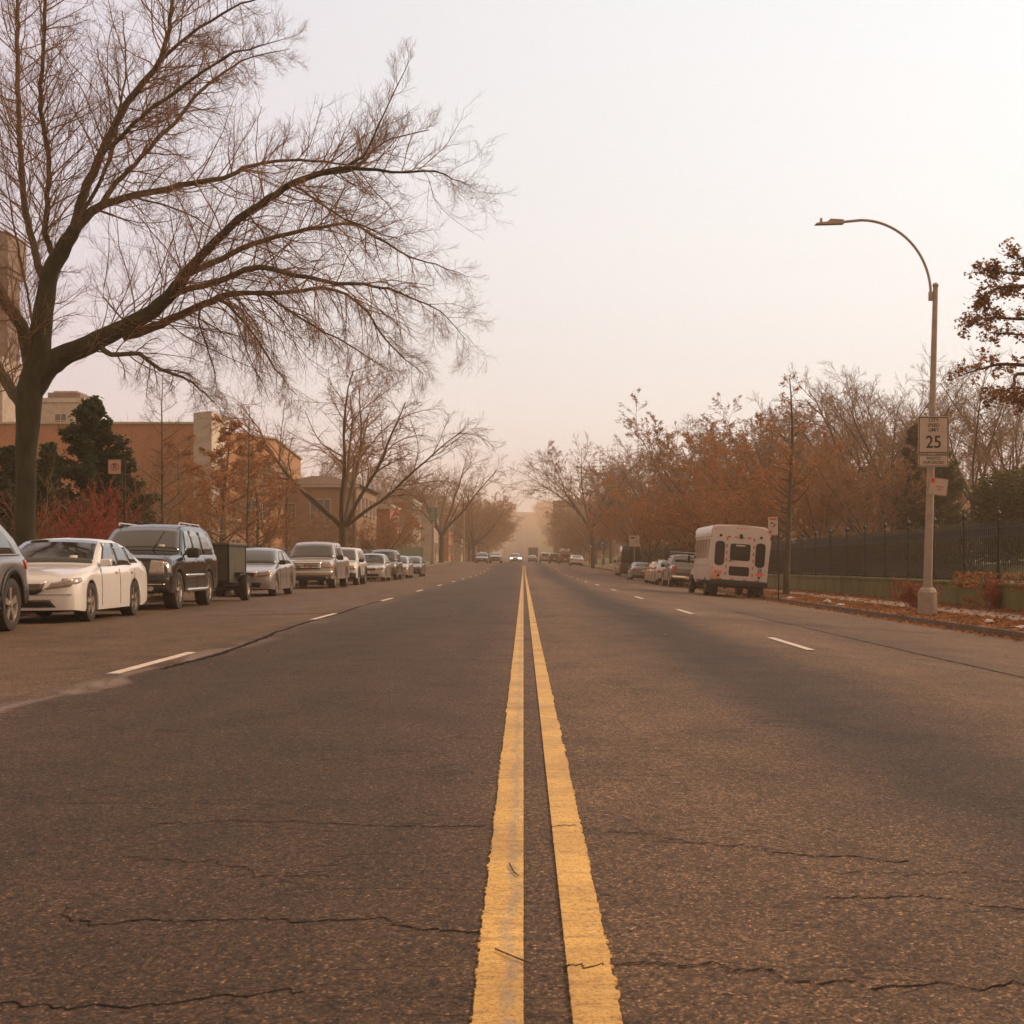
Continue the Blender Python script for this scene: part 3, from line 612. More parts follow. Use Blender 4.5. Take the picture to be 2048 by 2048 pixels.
# -- grown prototypes
def grow_tree(seed, H, spread, th, tr, nl=5, lean=.55, dens=(7, 6, 5, 4), trop=(.05, .05), leaf=None, nleaf=0, lsize=.09, minr=(.02, .010, .006, .005), excurrent=False, barkm='bark', twigm='twig', droop=0., t0=.3):
    T = Tree(seed); r_ = T.r
    if excurrent:                                        # one leader to the top, tiers of side branches
        a, b = T.grow(np.zeros((1, 3)), np.array([[0, 0, 1.]]), np.array([H]), np.array([tr]), 14, .03, np.array([0, 0, .05]), .12)
        T.emit(a, b, 8)
        p, d, L, rr_ = T.children(a, b, nl, lean, None, spread / H * 1.25, .38, t0=th / H, up=0.)
        tt = (p[:, 2] - th) / (H - th); L = spread * (1.15 - .85 * np.clip(tt, 0, 1)) * (.65 + .5 * r_.rand(len(L)))
        d = unit(d * np.array([1, 1, .0]) + np.array([0, 0, .35 + .3 * droop])); main = []
    else:
        a, b = T.grow(np.zeros((1, 3)), np.array([[r_.randn() * .05, r_.randn() * .05, 1.]]), np.array([th]), np.array([tr]), 6, .03, np.array([0, 0, .03]), .78)
        T.emit(a, b, 9); top = a[0, -1]; main = []
        az = np.arange(nl) * 6.283 / nl + r_.rand(nl) * .7; inc = lean * (.75 + .5 * r_.rand(nl)); inc[0] *= .25
        d = np.stack([np.cos(az) * np.sin(inc), np.sin(az) * np.sin(inc), np.cos(inc)], 1)
        p = np.repeat(top[None], nl, 0) - np.array([0, 0, 1]) * (r_.rand(nl, 1) * th * .16); L = (H - th) * (.82 + .3 * r_.rand(nl)) * (1 / np.cos(inc * .6)); rr_ = np.full(nl, tr * .43) * (.75 + .4 * r_.rand(nl))
    tp = np.array([0, 0, trop[0]])
    a1, b1 = T.grow(p, d, L, np.maximum(rr_, minr[0]), 11, .085, tp, .22); T.emit(a1, b1, 6)
    p, d, L, q = T.children(a1, b1, dens[0], .68, None, .48, .55, t0=t0, up=.05)
    a2, b2 = T.grow(p, d, L, np.maximum(q, minr[1]), 8, .11, np.array([0, 0, trop[1] - droop * .1]), .3); T.emit(a2, b2, 4)
    p, d, L, q = T.children(a2, b2, dens[1], .68, None, .50, .55, t0=.12)
    a3, b3 = T.grow(p, d, L, np.maximum(q, minr[2]), 6, .13, np.array([0, 0, trop[1] - droop * .12]), .35); T.emit(a3, b3, 3)
    last = a3
    if len(dens) > 2 and dens[2]:
        p, d, L, q = T.children(a3, b3, dens[2], .66, None, .52, .6, t0=.12)
        a4, b4 = T.grow(p, d, L, np.maximum(q, minr[3]), 4, .15, np.array([0, 0, trop[1]]), .5); T.emit(a4, b4, 3); last = a4
    nb = 2
    me1 = T.mesh('trunk', T.tubes[:nb], M[barkm]); me2 = T.mesh('crown', T.tubes[nb:], M[twigm])
    me3 = leaf_mesh('foliage', last, nleaf, lsize, M[leaf], seed, lsize * .8) if leaf else None
    return me1, me2, me3
def plant(kind, me, loc, label, group=None, sc=1., rot=0., szz=None, cat='tree'):
    e = thing(kind, loc, label, cat, group, (0, 0, rot)); e.scale = (sc, sc, szz or sc)
    for m_ in me:
        if m_: put(bpy.data.objects.new(m_.name, m_), e)
    return e
def at(px, d, off=0.):
    x = (px - CX) / F * d; return (x, d, gz(x, d) + off)
K = 2048 / 1932
bareA = grow_tree(21, 11.6, 5, 3.2, .30, nl=8, lean=.80, dens=(11, 9, 6), trop=(.03, .0), minr=(.05, .022, .012, .009), droop=.35)
bareB = grow_tree(22, 14, 6, 3.6, .36, nl=8, lean=.70, dens=(10, 8, 6), trop=(.01, .0), minr=(.06, .03, .018, .014), twigm='pale_twig')
bareC = grow_tree(23, 15.5, 6, 5.0, .30, nl=8, lean=.58, dens=(10, 8, 6), trop=(.0, .0), minr=(.06, .03, .018, .014), twigm='pale_twig')
bareD = grow_tree(29, 13, 5, 4.0, .26, nl=6, lean=.60, dens=(9, 7, 6), trop=(.01, .01), minr=(.05, .028, .018, .014), twigm='pale_twig')
rustA = grow_tree(24, 9.5, 3.3, 1.9, .15, nl=46, lean=1.2, dens=(7, 6, 0), trop=(.01, .02), leaf='rust_leaf', nleaf=7500, lsize=.07, minr=(.02, .011, .008), excurrent=True)
rustB = grow_tree(25, 12.5, 5, 2.8, .24, nl=9, lean=.80, dens=(10, 8, 4), trop=(.0, .0), leaf='rust_leaf', nleaf=40000, lsize=.075, minr=(.04, .02, .012, .010), t0=.12)
brownB = grow_tree(26, 13.0, 5, 3.0, .26, nl=9, lean=.78, dens=(11, 8, 5), trop=(.0, .0), leaf='brown_leaf', nleaf=27000, lsize=.07, minr=(.05, .026, .016, .012), t0=.12, twigm='pale_twig')
sapl = grow_tree(27, 8.8, 1.5, 2.2, .15, nl=40, lean=1.0, dens=(5, 4, 0), trop=(.04, .05), leaf='rust_leaf', nleaf=700, lsize=.055, minr=(.010, .006, .004), excurrent=True)
saplB = grow_tree(28, 7.4, 1.7, 1.6, .075, nl=34, lean=1.1, dens=(6, 5, 0), trop=(.04, .05), minr=(.010, .006, .0045), excurrent=True)

# left side, near to far
plant('street_tree', bareA, at(684, 84), 'bare spreading street tree with forked trunk behind the silver pickup', rot=2.1, sc=1.03)
plant('street_tree', bareB, at(882, 172), 'bare street tree with thick trunk beside the tall green sign', rot=.6, sc=.93)
plant('street_tree', bareA, at(948, 224), 'bare street tree overhanging the far parked cars on the left', rot=5.2, sc=.92)
plant('sapling', saplB, at(330, 50), 'slim bare sapling with thin horizontal twigs behind the black suv', rot=1.0)
plant('sapling', saplB, at(498, 62), 'slim bare sapling rising in front of the orange brick wall', rot=2.4, sc=1.02)
plant('sapling', saplB, at(571, 80), 'thin bare sapling beside the tan brick house', rot=4., sc=.85)
plant('oak_tree', rustA, at(440, 66, -.2), 'rust leaved young oak behind the box trailer', rot=.3, sc=.78)
plant('oak_tree', rustA, at(512, 78, -.2), 'rust leaved young oak behind the champagne sedan', rot=1.7, sc=.80)
plant('oak_tree', rustA, at(366, 74, -.2), 'rust leaved young oak behind the black suv roof', rot=3.9, sc=.76)
plant('oak_tree', rustB, at(768, 128, -.6), 'broad orange leaved oak behind the row of small silver cars', rot=.9, sc=.50)
plant('oak_tree', brownB, at(640, 112, -.3), 'brown twiggy tree in front of the tan brick house', rot=2.9, sc=.42)
for j, (px_, d_, me_, s_, lab) in enumerate([(600, 150, bareC, .80, 'bare tree rising behind the tan house roof'), (735, 165, bareD, .95, 'bare tree behind the orange oak on the left'),
        (800, 190, bareC, .85, 'bare tree left of the tall green sign'), (250, 98, bareD, .62, 'thin bare tree above the red brick roof line beside the dark conifer'), (540, 96, bareD, .60, 'thin bare tree in front of the tan house gable'), (820, 215, bareB, .9, 'bare tree behind the green sign, over the brown roofs')]):
    plant('bare_tree', me_, at(px_, d_), lab, rot=j * 1.3, sc=s_)
# double rows of street trees running away over the dip and up the hill
rr = random.Random(9)
GL, GR = 'far street trees on the left', 'far street trees on the right'
y = 248.
while y < 1850:
    me_ = rr.choice([bareB, brownB, bareA, brownB]); x = kL(y) - 1.2 + rr.uniform(-.5, .5) - .6 - 4.6 * ss(300, 700, y)
    plant('street_tree', me_, (x, y, gz(x, y)), 'far bare brown street tree in the left row closing over the avenue', GL, sc=rr.uniform(.78, .92), rot=rr.uniform(0, 6))
    x2 = x - rr.uniform(9, 15)
    plant('street_tree', rr.choice([bareC, brownB]), (x2, y + 6, gz(x2, y)), 'far brown tree behind the left row of street trees', 'far trees behind the left row', sc=rr.uniform(.8, 1.), rot=rr.uniform(0, 6))
    y *= 1.055
y = 205.
while y < 1850:
    me_ = rr.choice([bareB, brownB, rustB, brownB]); x = kR(y) + 1.6 + rr.uniform(-.5, .5) + 1.6 + 5.2 * ss(300, 700, y)
    plant('street_tree', me_, (x, y, gz(x, y)), 'far brown street tree in the right row closing over the avenue', GR, sc=rr.uniform(.58, .74), rot=rr.uniform(0, 6))
    x2 = x + rr.uniform(9, 16)
    plant('street_tree', rr.choice([brownB, rustB]), (x2, y + 6, gz(x2, y)), 'far brown tree behind the right row of street trees', 'far trees behind the right row', sc=rr.uniform(.65, .85), rot=rr.uniform(0, 6))
    y *= 1.055
# right side: named park trees
park = [  # px, depth, mesh, scale, label
    (1185, 178, bareC, 1.0, 'tall bare tree standing left of the lamp post with stacked signs'),
    (1255, 182, brownB, 1.12, 'tall tree with thin brown leaves behind the black van'),
    (1222, 240, bareD, 1.25, 'tall pale bare tree farthest left of the park trees'),
    (1310, 150, bareD, .98, 'bare park tree poking up above the yellow taxi'),
    (1345, 165, rustB, .92, 'rust leaved park oak behind the black van roof'),
    (1300, 136, rustB, .62, 'low rust leaved oak behind the black van'),
    (1400, 118, rustB, .66, 'low rust leaved oak right above the grey pickup'),
    (1440, 128, brownB, 1.02, 'brown leaved park oak left of the bus roof'),
    (1380, 145, brownB, .85, 'brown leaved park oak above the yellow taxi'),
    (1500, 122, bareC, .84, 'bare park oak behind the bus roof'),
    (1545, 100, rustB, .78, 'wide rust leaved oak right behind the roadside sapling'),
    (1475, 96, rustB, .58, 'low rust leaved oak directly behind the bus roof'),
    (1600, 118, brownB, .88, 'brown leaved park oak right of the roadside sapling'),
    (1640, 88, rustB, .60, 'low rust leaved oak behind the fence right of the sapling'),
    (1700, 104, bareB, .90, 'tall forked bare tree left of the speed limit sign'),
    (1760, 112, bareC, .86, 'bare park tree just left of the speed limit sign'),
    (1785, 90, bareD, .80, 'slender bare tree half hidden by the lamp post'),
    (1735, 82, brownB, .52, 'low brown tree behind the fence left of the lamp post'),
    (1945, 92, bareD, .82, 'bare multi stemmed tree right of the speed limit sign'),
    (2035, 98, bareC, .80, 'bare tree at the right picture edge behind the green bush'),
    (1990, 125, bareB, .92, 'distant bare tree between the lamp post and right edge'),
    (1900, 130, brownB, .85, 'distant brown tree behind the lamp post'),
    (1660, 140, bareC, .92, 'distant bare tree above the low rust oaks'),
    (1560, 150, brownB, 1.0, 'distant brown tree behind the sapling top'),
]
for j, (a_, d_, me_, s_, lab) in enumerate(park): plant('park_tree', me_, at(a_, d_), lab, rot=j * 2.39, sc=s_)
plant('sapling', sapl, at(1572, 58.5), 'thin street sapling with orange leaves between the bus and lamp post', rot=.4, sc=1.0)

# the near oak outside the right edge whose leafy branches reach into the frame
def near_oak():
    D0 = 30.; T = Tree(31); c = 448 / 1923
    W = lambda pts: np.array([P(1600 + x * c, 400 + y * c, D0 + dz) for x, y, dz in pts])
    bx = (14.8, D0, gz(14.8, D0)); e = thing('oak_tree', bx, 'near oak with clustered dead brown leaves reaching in at the right edge of the sky', 'tree')
    st = np.array([[14.8, D0, bx[2]], [14.75, D0, 3], [14.7, D0, 6.5], [14.9, D0, 9], [14.9, D0, 12]])
    br = [[(3600, 900, 0), (2600, 700, 0), (1923, 640, 0), (1750, 620, 0), (1570, 600, 0)], [(3600, 1200, 0), (2600, 1000, .3), (1923, 1020, .4), (1650, 1010, .4), (1455, 1040, .4)],
          [(3500, 1500, 0), (2500, 1250, -.4), (1923, 1160, -.5), (1620, 1140, -.5)], [(3500, 1900, 0), (2400, 1500, .3), (1800, 1410, .3), (1560, 1450, .3), (1380, 1505, .3)],
          [(3500, 2000, 0), (2500, 1600, -.3), (1900, 1490, -.4), (1830, 1600, -.5), (1650, 1690, -.5)], [(3500, 700, 0), (2500, 500, 0), (1923, 500, 0), (1890, 510, 0)],
          [(2300, 700, 0), (1923, 740, 0), (1700, 755, 0), (1560, 840, 0)], [(3500, 2100, 0), (2400, 1900, 0), (1950, 1700, 0), (1900, 1690, 0)]]
    big = [(spline(st, 16)[None], np.linspace(.26, .12, 16)[None], 9)]; T2 = []; T3 = []
    for b in br:
        p = spline(W(b), 22)[None]; q = np.linspace(.07, .006, 22)[None]; big.append((p, q, 5))
        s0, d, L, rr_ = T.children(p, q, 30, .6, .55, 1, .4, t0=.25); a, b_ = T.grow(s0, d, L, np.full(len(L), .006), 5, .15, np.array([0, 0, .04]), .4); T2.append((a, b_))
        s0, d, L, rr_ = T.children(a, b_, 3, .6, .25, 1, .4); a, b_ = T.grow(s0, d, L, np.full(len(L), .004), 3, .15, np.array([0, 0, .04]), .4); T3.append((a, b_))
    cat = lambda l: (np.concatenate([x[0] for x in l]), np.concatenate([x[1] for x in l]))
    ms = [T.mesh('trunk', big, M['bark']), T.mesh('crown', [(*cat(T2), 3), (*cat(T3), 3)], M['twig'])]
    # leaves hang in clusters at some of the twig ends only
    a3 = cat(T3)[0]; pick = T.r.rand(len(a3)) < .24; ms.append(leaf_mesh('foliage', a3[pick], 3300, .047, M['brown_leaf'], 5, .055))
    for m_ in ms: m_.transform(Matrix.Translation(-Vector(bx))); put(bpy.data.objects.new(m_.name, m_), e)
near_oak()

# conifers, hedges and shrubs
def conifer(px_, d_, H, rad, label, seed, n=16000, m='green_leaf', sz=.07):
    T = Tree(seed); loc = at(px_, d_)
    a, b = T.grow(np.zeros((1, 3)), np.array([[0, 0, 1.]]), np.array([H]), np.array([.11]), 10, .01, np.array([0, 0, .1]), .1)
    p, d, L, q = T.children(a, b, 110, 1.25, None, 1, .2, t0=.06)
    tt = p[:, 2] / H; L = rad * (1.08 - tt) ** .85 * (.7 + .5 * T.r.rand(len(L))); d = unit(d * np.array([1, 1, 0]) + np.array([0, 0, .35]))
    a1, b1 = T.grow(p, d, L, np.full(len(L), .016), 7, .06, np.array([0, 0, .04]), .3)
    p, d, L, q = T.children(a1, b1, 7, .6, None, .38, .5, t0=.1); a2, b2 = T.grow(p, d, L, np.full(len(L), .007), 4, .08, np.array([0, 0, .05]), .4)
    e = thing('conifer', loc, label, 'conifer')
    for me in (T.mesh('trunk', [(a, b, 7)], M['bark']), T.mesh('crown', [(a1, b1, 3), (a2, b2, 3)], M['bark']), leaf_mesh('foliage', a2, n, sz, M[m], seed, .06)): put(bpy.data.objects.new(me.name, me), e)
conifer(185, 44, 5.7, 2.1, 'tall dark green conifer with pointed top behind the parked cars', 41, 30000)
conifer(95, 47, 4.6, 1.2, 'dark green conifer partly hidden by the big mossy trunk', 42, 16000)
conifer(20, 43, 4.2, 1.5, 'dark green conifer at the left edge, left of the mossy trunk', 43, 14000)
conifer(238, 50, 4.0, 1.5, 'lower dark green conifer behind the no parking sign', 44, 14000)
conifer(1838, 84, 7.4, 2.7, 'olive evergreen standing behind the speed limit sign', 45, 24000, 'olive_leaf', .12)
conifer(1872, 80, 6.2, 2.4, 'shorter olive evergreen right behind the lamp post', 46, 16000, 'olive_leaf', .12)
def shrub(name, px_, d_, H, rad, label, seed, tw, leaf=None, nl=0, ls=.03, stems=16, sz=None):
    T = Tree(seed); loc = at(px_, d_); n = stems; az = T.r.rand(n) * 6.283; inc = .2 + .6 * T.r.rand(n)
    p = np.stack([T.r.randn(n) * rad * .25, T.r.randn(n) * rad * .2, np.zeros(n)], 1); d = np.stack([np.cos(az) * np.sin(inc), np.sin(az) * np.sin(inc), np.cos(inc)], 1)
    a1, b1 = T.grow(p, d, H * (.7 + .45 * T.r.rand(n)), np.full(n, .016), 9, .13, np.array([0, 0, .0]), .3)
    p, d, L, q = T.children(a1, b1, 9, .7, None, .45, .5, t0=.15); a2, b2 = T.grow(p, d, L, np.full(len(L), .008), 6, .15, np.array([0, 0, .02]), .4)
    p, d, L, q = T.children(a2, b2, 7, .7, None, .5, .5, t0=.15); a3, b3 = T.grow(p, d, L, np.full(len(L), .005), 4, .15, np.array([0, 0, .02]), .5)
    e = thing(name, loc, label, 'shrub'); sc_ = 1
    for me in [T.mesh('stems', [(a1, b1, 5), (a2, b2, 3), (a3, b3, 3)], M[tw])] + ([leaf_mesh('foliage', a3, nl, ls, M[leaf], seed, ls)] if leaf else []): put(bpy.data.objects.new(me.name, me), e)
shrub('red_shrub', 178, 39.5, 2.8, 1.1, 'crimson twigged shrub behind the white sedan roof', 51, 'red_twig', 'rust_leaf', 700, .03, 38)
shrub('red_shrub', 120, 40, 2.2, .9, 'crimson twigged shrub nearest the mossy trunk', 52, 'red_twig', None, 0, .03, 28)
shrub('bare_shrub', 285, 43, 3.2, 1.2, 'tan bare arching shrub right of the no parking sign', 53, 'tan_twig', None, 0, .03, 16)
shrub('bare_shrub', 345, 56, 3.6, 1.4, 'tan bare shrub behind the roof of the black suv', 54, 'tan_twig', 'brown_leaf', 900, .05, 16)
shrub('bare_shrub', 262, 62, 6.5, 1.6, 'tall thin bare saplings in a clump against the red brick wall', 57, 'pale_twig', None, 0, .03, 12)
shrub('bare_shrub', 372, 70, 6.0, 1.8, 'tall bare thicket left of the pale stair tower', 58, 'pale_twig', 'brown_leaf', 500, .05, 14)
shrub('bare_shrub', 455, 88, 5.0, 2.2, 'bare brown thicket below the stair tower', 59, 'pale_twig', 'rust_leaf', 1500, .06, 16)
shrub('bare_shrub', 590, 100, 4.6, 2.6, 'bare brown thicket hiding the foot of the tan house', 60, 'pale_twig', 'brown_leaf', 1500, .06, 18)
shrub('bare_shrub', 30, 38, 3.6, 1.2, 'tangled bare shrub at the left edge beside the big trunk', 55, 'tan_twig', None, 0, .03, 14)
def mass(name, x0, x1, y0, y1, h, label, m, n, size, seed, cat='hedge', vary=.35):
    """clipped or wild hedge: a core of leaves filling a long volume with an uneven top"""
    rr = np.random.RandomState(seed); t = rr.rand(n); y = y0 + (y1 - y0) * t; x = x0 + (x1 - x0) * rr.rand(n)
    ph = np.interp(y, np.linspace(min(y0, y1), max(y0, y1), 40), rr.rand(40)); top = h * (1 - vary + vary * ph); zz = rr.rand(n) ** .8 * top
    base = np.array([gz(a, b) for a, b in zip(x, y)]); o = scatter(name, n, x - (x0 + x1) / 2, y - (y0 + y1) / 2, base + zz - gz((x0 + x1) / 2, (y0 + y1) / 2), size, m, seed=seed, up=False)
    o.location = ((x0 + x1) / 2, (y0 + y1) / 2, gz((x0 + x1) / 2, (y0 + y1) / 2)); return tag(o, label, cat)
mass('hedge', 15.6, 18.2, 57, 92, 2.3, 'dark olive hedge filling the far half of the iron fence', M['olive_leaf'], 42000, .13, 61, vary=.2)
mass('hedge', 14.8, 18.5, 92, 200, 2.6, 'dark olive hedge behind the parked cars on the right', M['olive_leaf'], 40000, .17, 62)
mass('evergreen_bush', 20.3, 25.5, 58, 66, 4.2, 'rounded dark green bush at the right edge above the fence', M['olive_leaf'], 26000, .10, 63, 'bush', .3)
mass('hedge', -17.2, -15.0, 40, 52, 1.9, 'dark green hedge low behind the big trunk and white sedan', M['green_leaf'], 20000, .08, 64, vary=.4)
mass('hedge', -16, -13.8, 50, 68, 1.5, 'brown leaved hedge low behind the box trailer', M['brown_leaf'], 12000, .08, 65, vary=.5)
mass('hedge', -16, -13.5, 92, 118, 1.6, 'green hedge low in front of the tan brick house', M['olive_leaf'], 12000, .10, 66, vary=.5)
def wood(name, x0, x1, y0, y1, n, seed, m, h, label):
    rr = np.random.RandomState(seed); k = 26 * int(max(1, (y1 - y0) / 60)); cx = rr.uniform(x0, x1, k); cy = rr.uniform(y0, y1, k); cr = rr.uniform(3.5, 6.5, k); ch = h * rr.uniform(.65, 1.05, k)
    i = rr.randint(0, k, n); u = unit(rr.randn(n, 3)) * (rr.rand(n, 1) ** .45); x = cx[i] + u[:, 0] * cr[i]; y = cy[i] + u[:, 1] * cr[i]; z = ch[i] * .55 + u[:, 2] * ch[i] * .45
    base = np.array([gz(a, b) for a, b in zip(cx, cy)])[i]
    o = scatter(name, n, x, y, base + z, .24 if y0 < 400 else .7, m, seed=seed, up=False); return tag(o, label, 'woodland', kind='stuff')
wood('distant_woodland', 26, 75, 150, 250, 60000, 71, M['brown_leaf'], 11, 'hazy brown park woodland filling the gaps behind the right hand trees')
wood('distant_woodland', -70, -22, 200, 330, 30000, 72, M['brown_leaf'], 9, 'hazy brown woodland behind the houses on the left')
wood('hill_woodland', -120, -15, 620, 1860, 80000, 73, M['brown_leaf'], 15, 'hazy wooded hillside left of the far end of the avenue')
wood('hill_woodland', 16, 120, 620, 1860, 80000, 74, M['brown_leaf'], 15, 'hazy wooded hillside right of the far end of the avenue')
# ------------------------------------------------------------------ iron fence on its mossy stone base
XF = 13.62
def fence():
    BAY = 3.25; y0 = 28.6; n = 34
    z = lambda y: gz(13.5, y)
    w_ = thing('retaining_wall', (XF, y0, z(y0)), 'low mossy green stone wall carrying the black iron fence', 'wall')
    for i in range(n):
        b = MB(); y = y0 + i * BAY; h = .66; b.box((0, i * BAY + BAY / 2, z(y) - z(y0) + h / 2 - .1), (.42, BAY - .012, h + .2), bev=.012, seg=1)
        b.box((0, i * BAY + BAY / 2, z(y) - z(y0) + h + .04), (.50, BAY - .006, .09), bev=.012, seg=1); b.build('stone_block', M['mosswall'], w_)
    f_ = thing('iron_fence', (XF, y0, z(y0) + .74), 'tall black wrought iron park fence with finial topped posts on the right', 'fence')
    pm = None; sm = None; fm = None
    for i in range(n + 1):
        if pm is None:
            b = MB()
            b.box((0, 0, .85), (.085, .085, 1.80), bev=.008, seg=1); b.box((0, 0, .12), (.15, .15, .24), bev=.01, seg=1); b.box((0, 0, 1.74), (.14, .14, .05), bev=.008, seg=1)
            for sgn in (-1, 1): b.cyl((-.10, .05 * sgn, 1.35), (.32, .05 * sgn, .0), .012, n=6)
            po = b.build('post', M['iron'], f_); pm = po.data
            b = MB(); b.lathe([(.03, 1.765), (.06, 1.80), (.03, 1.83), (.025, 1.88), (.075, 1.94), (.085, 2.0), (.05, 2.06), (.02, 2.10), (.035, 2.13), (.012, 2.20), (.001, 2.25)], 10)
            for sgn in (-1, 1): b.ball((0, .10 * sgn, 1.97), (.05, .10, .12), 8)
            fo = b.build('finial', M['iron'], po); fm = fo.data
            b = MB()
            for zz, hh in ((.10, .045), (1.34, .045), (1.60, .05)): b.box((0, BAY / 2, zz), (.045, BAY - .09, hh))
            k = 17
            for j in range(k):
                yy = .10 + (BAY - .2) * j / (k - 1); b.cyl((0, yy, .08), (0, yy, 1.68), .0145, n=5); b.cyl((0, yy, 1.68), (0, yy, 1.79), .022, .001, n=5)
                if j < k - 1:
                    ym_ = yy + (BAY - .2) / (k - 1) / 2; b.box((0, ym_, 1.47), (.012, .12, .20)); b.cyl((0, ym_, .1), (0, ym_, .55), .008, n=4)
            pn = b.build('fence_panel', M['iron'], f_); sm = pn.data
        else:
            po = put(bpy.data.objects.new('post', pm), f_); fo = put(bpy.data.objects.new('finial', fm), po)
            pn = put(bpy.data.objects.new('fence_panel', sm), f_) if i < n else None
        dz = z(y0 + i * BAY) - z(y0); po.location = (0, i * BAY, dz)
        if pn: pn.location = (0, i * BAY, dz)
fence()
# dead vine and shrubby regrowth on the wall
def vine(x0, x1, y0, y1, z0, z1, n, lab, seed, sz=.06):
    r = np.random.RandomState(seed); k = 14; cy = r.uniform(y0, y1, k); i = r.randint(0, k, n); y = cy[i] + r.randn(n) * .45; x = r.uniform(x0, x1, n); z = r.uniform(z0, z1, n) ** 1.0
    c = ((x0 + x1) / 2, (y0 + y1) / 2); g0 = gz(13, c[1]); o = scatter('dead_vine', n, x - c[0], y - c[1], z, sz, M['dry_leaf'], seed=seed, up=False); o.location = (c[0], c[1], g0)
    tag(o, lab, 'vine')
vine(13.1, 13.9, 32, 45, .55, 1.05, 1700, 'dead reddish vine leaves strung along the top of the mossy wall', 81)
vine(13.0, 13.5, 33.5, 36.5, .0, .9, 700, 'clump of dead brown vine hanging down the wall at the right edge', 82)
shrub('red_shrub', 1838, 41, .85, .55, 'small dark red shrub at the wall foot left of the lamp base', 83, 'red_twig', 'dry_leaf', 500, .045, 26)
shrub('red_shrub', 1992, 41, .8, .5, 'small dark red shrub at the wall foot near the right edge', 84, 'red_twig', 'dry_leaf', 300, .045, 20)

# ------------------------------------------------------------------ street lamp, signs
def lamp_post(loc, H, arm, rise, label, signs=False, head=True, r0=.115):
    e = thing('street_lamp', loc, label, 'street lamp')
    b = MB(); b.prism([(.235 * math.cos(a), .235 * math.sin(a)) for a in [math.pi / 8 + k * math.pi / 4 for k in range(8)]], 0, .58)
    b.lathe([(.23, .58), (.20, .66), (r0 + .02, .70), (r0 + .02, .74)], 8); b.build('base', M['galv'], e, sharp=30)
    lean = .20; b = MB(); b.cyl((0, 0, .6), (lean * H / 8.2, 0, H), r0, .062, 12); b.ball((lean * H / 8.2, 0, H), (.16, .16, .14)); b.build('pole', M['galv'], e)
    t0 = Vector((lean * H / 8.2 - .12, 0, H - .22)); pts = []
    for k in range(19):
        a = math.pi / 2 * k / 18; pts.append(t0 + Vector((-arm * .78 * (1 - math.cos(a)), 0, rise * math.sin(a))))
    pts.append(pts[-1] + Vector((-arm * .22, 0, -.05)))
    b = MB()
    for p, q in zip(pts, pts[1:]): b.cyl(p, q, .034, n=8)
    b.box((-.05 + t0.x + .05, 0, t0.z - .05), (.10, .10, .22), bev=.01); b.build('arm', M['galv'], e)
    if head:
        q = pts[-1]; b = MB(); b.ext([(q.x + .05, -.09, q.z + .05), (q.x - .28, -.09, q.z + .07), (q.x - .36, -.09, q.z + .0), (q.x - .62, -.09, q.z - .03), (q.x - .66, -.09, q.z - .07), (q.x + .05, -.09, q.z - .05)], (0, .18, 0))
        h = b.build('lamp_head', M['galv'], e); b = MB(); b.cyl((q.x - .50, 0, q.z - .03), (q.x - .50, 0, q.z + .10), .04, .03, 10); b.build('photocell', M['galv'], h)
    return e
bl = at(1855, 36); lamp_post(bl, 8.2, 2.22, 1.84, 'curved arm street lamp carrying the speed limit sign on the right verge')
# speed limit sign
cz = HC + (1125 - 882) / F * 36
sg = thing('speed_limit_sign', (bl[0] + .11, 35.86, cz - .60), 'white rectangular city speed limit 25 sign strapped to the lamp post', 'road sign')
def rrect(b, w_, h, th, c=(0, 0, 0), r_=.04, rot=None):
    pts = []
    for sx, sz_, a0 in ((1, 1, 0), (-1, 1, 90), (-1, -1, 180), (1, -1, 270)):
        for k in range(4):
            a = R(a0 + 30 * k); pts.append((c[0] + sx * (w_ / 2 - r_) + r_ * math.cos(a), c[1], c[2] + sz_ * (h / 2 - r_) + r_ * math.sin(a)))
    b.ext(pts, (0, th, 0)); return b
rrect(MB(), .77, .92, .004, (0, 0, .74)).build('face', M['signw'], sg)
def frame(b, w_, h, t_, c, y=-.002, th=.0015):
    for dx, dz, ww, hh in ((0, h / 2 - t_ / 2, w_, t_), (0, -h / 2 + t_ / 2, w_, t_), (-w_ / 2 + t_ / 2, 0, t_, h - 2 * t_), (w_ / 2 - t_ / 2, 0, t_, h - 2 * t_)): b.box((c[0] + dx, y, c[2] + dz), (ww, th, hh))
    return b
frame(MB(), .735, .885, .022, (0, 0, .74)).build('border', M['signb'], sg, smooth=False)
for s_, z_, sz_, sx_ in (('CITY', 1.10, .115, 1.), ('SPEED', .975, .115, .95), ('LIMIT', .86, .115, .95), ('25', .55, .43, .92)): text('lettering', s_, sz_, M['signb'], sg, (0, -.003, z_), sx=sx_)
rrect(MB(), .75, .30, .004, (0, 0, .10), .03).build('plaque', M['signw'], sg)
frame(MB(), .72, .27, .014, (0, 0, .10)).build('border', M['signb'], sg, smooth=False)
for s_, z_ in (('PHOTO', .155), ('ENFORCED', .055)): text('lettering', s_, .10, M['signb'], sg, (0, -.003, z_))
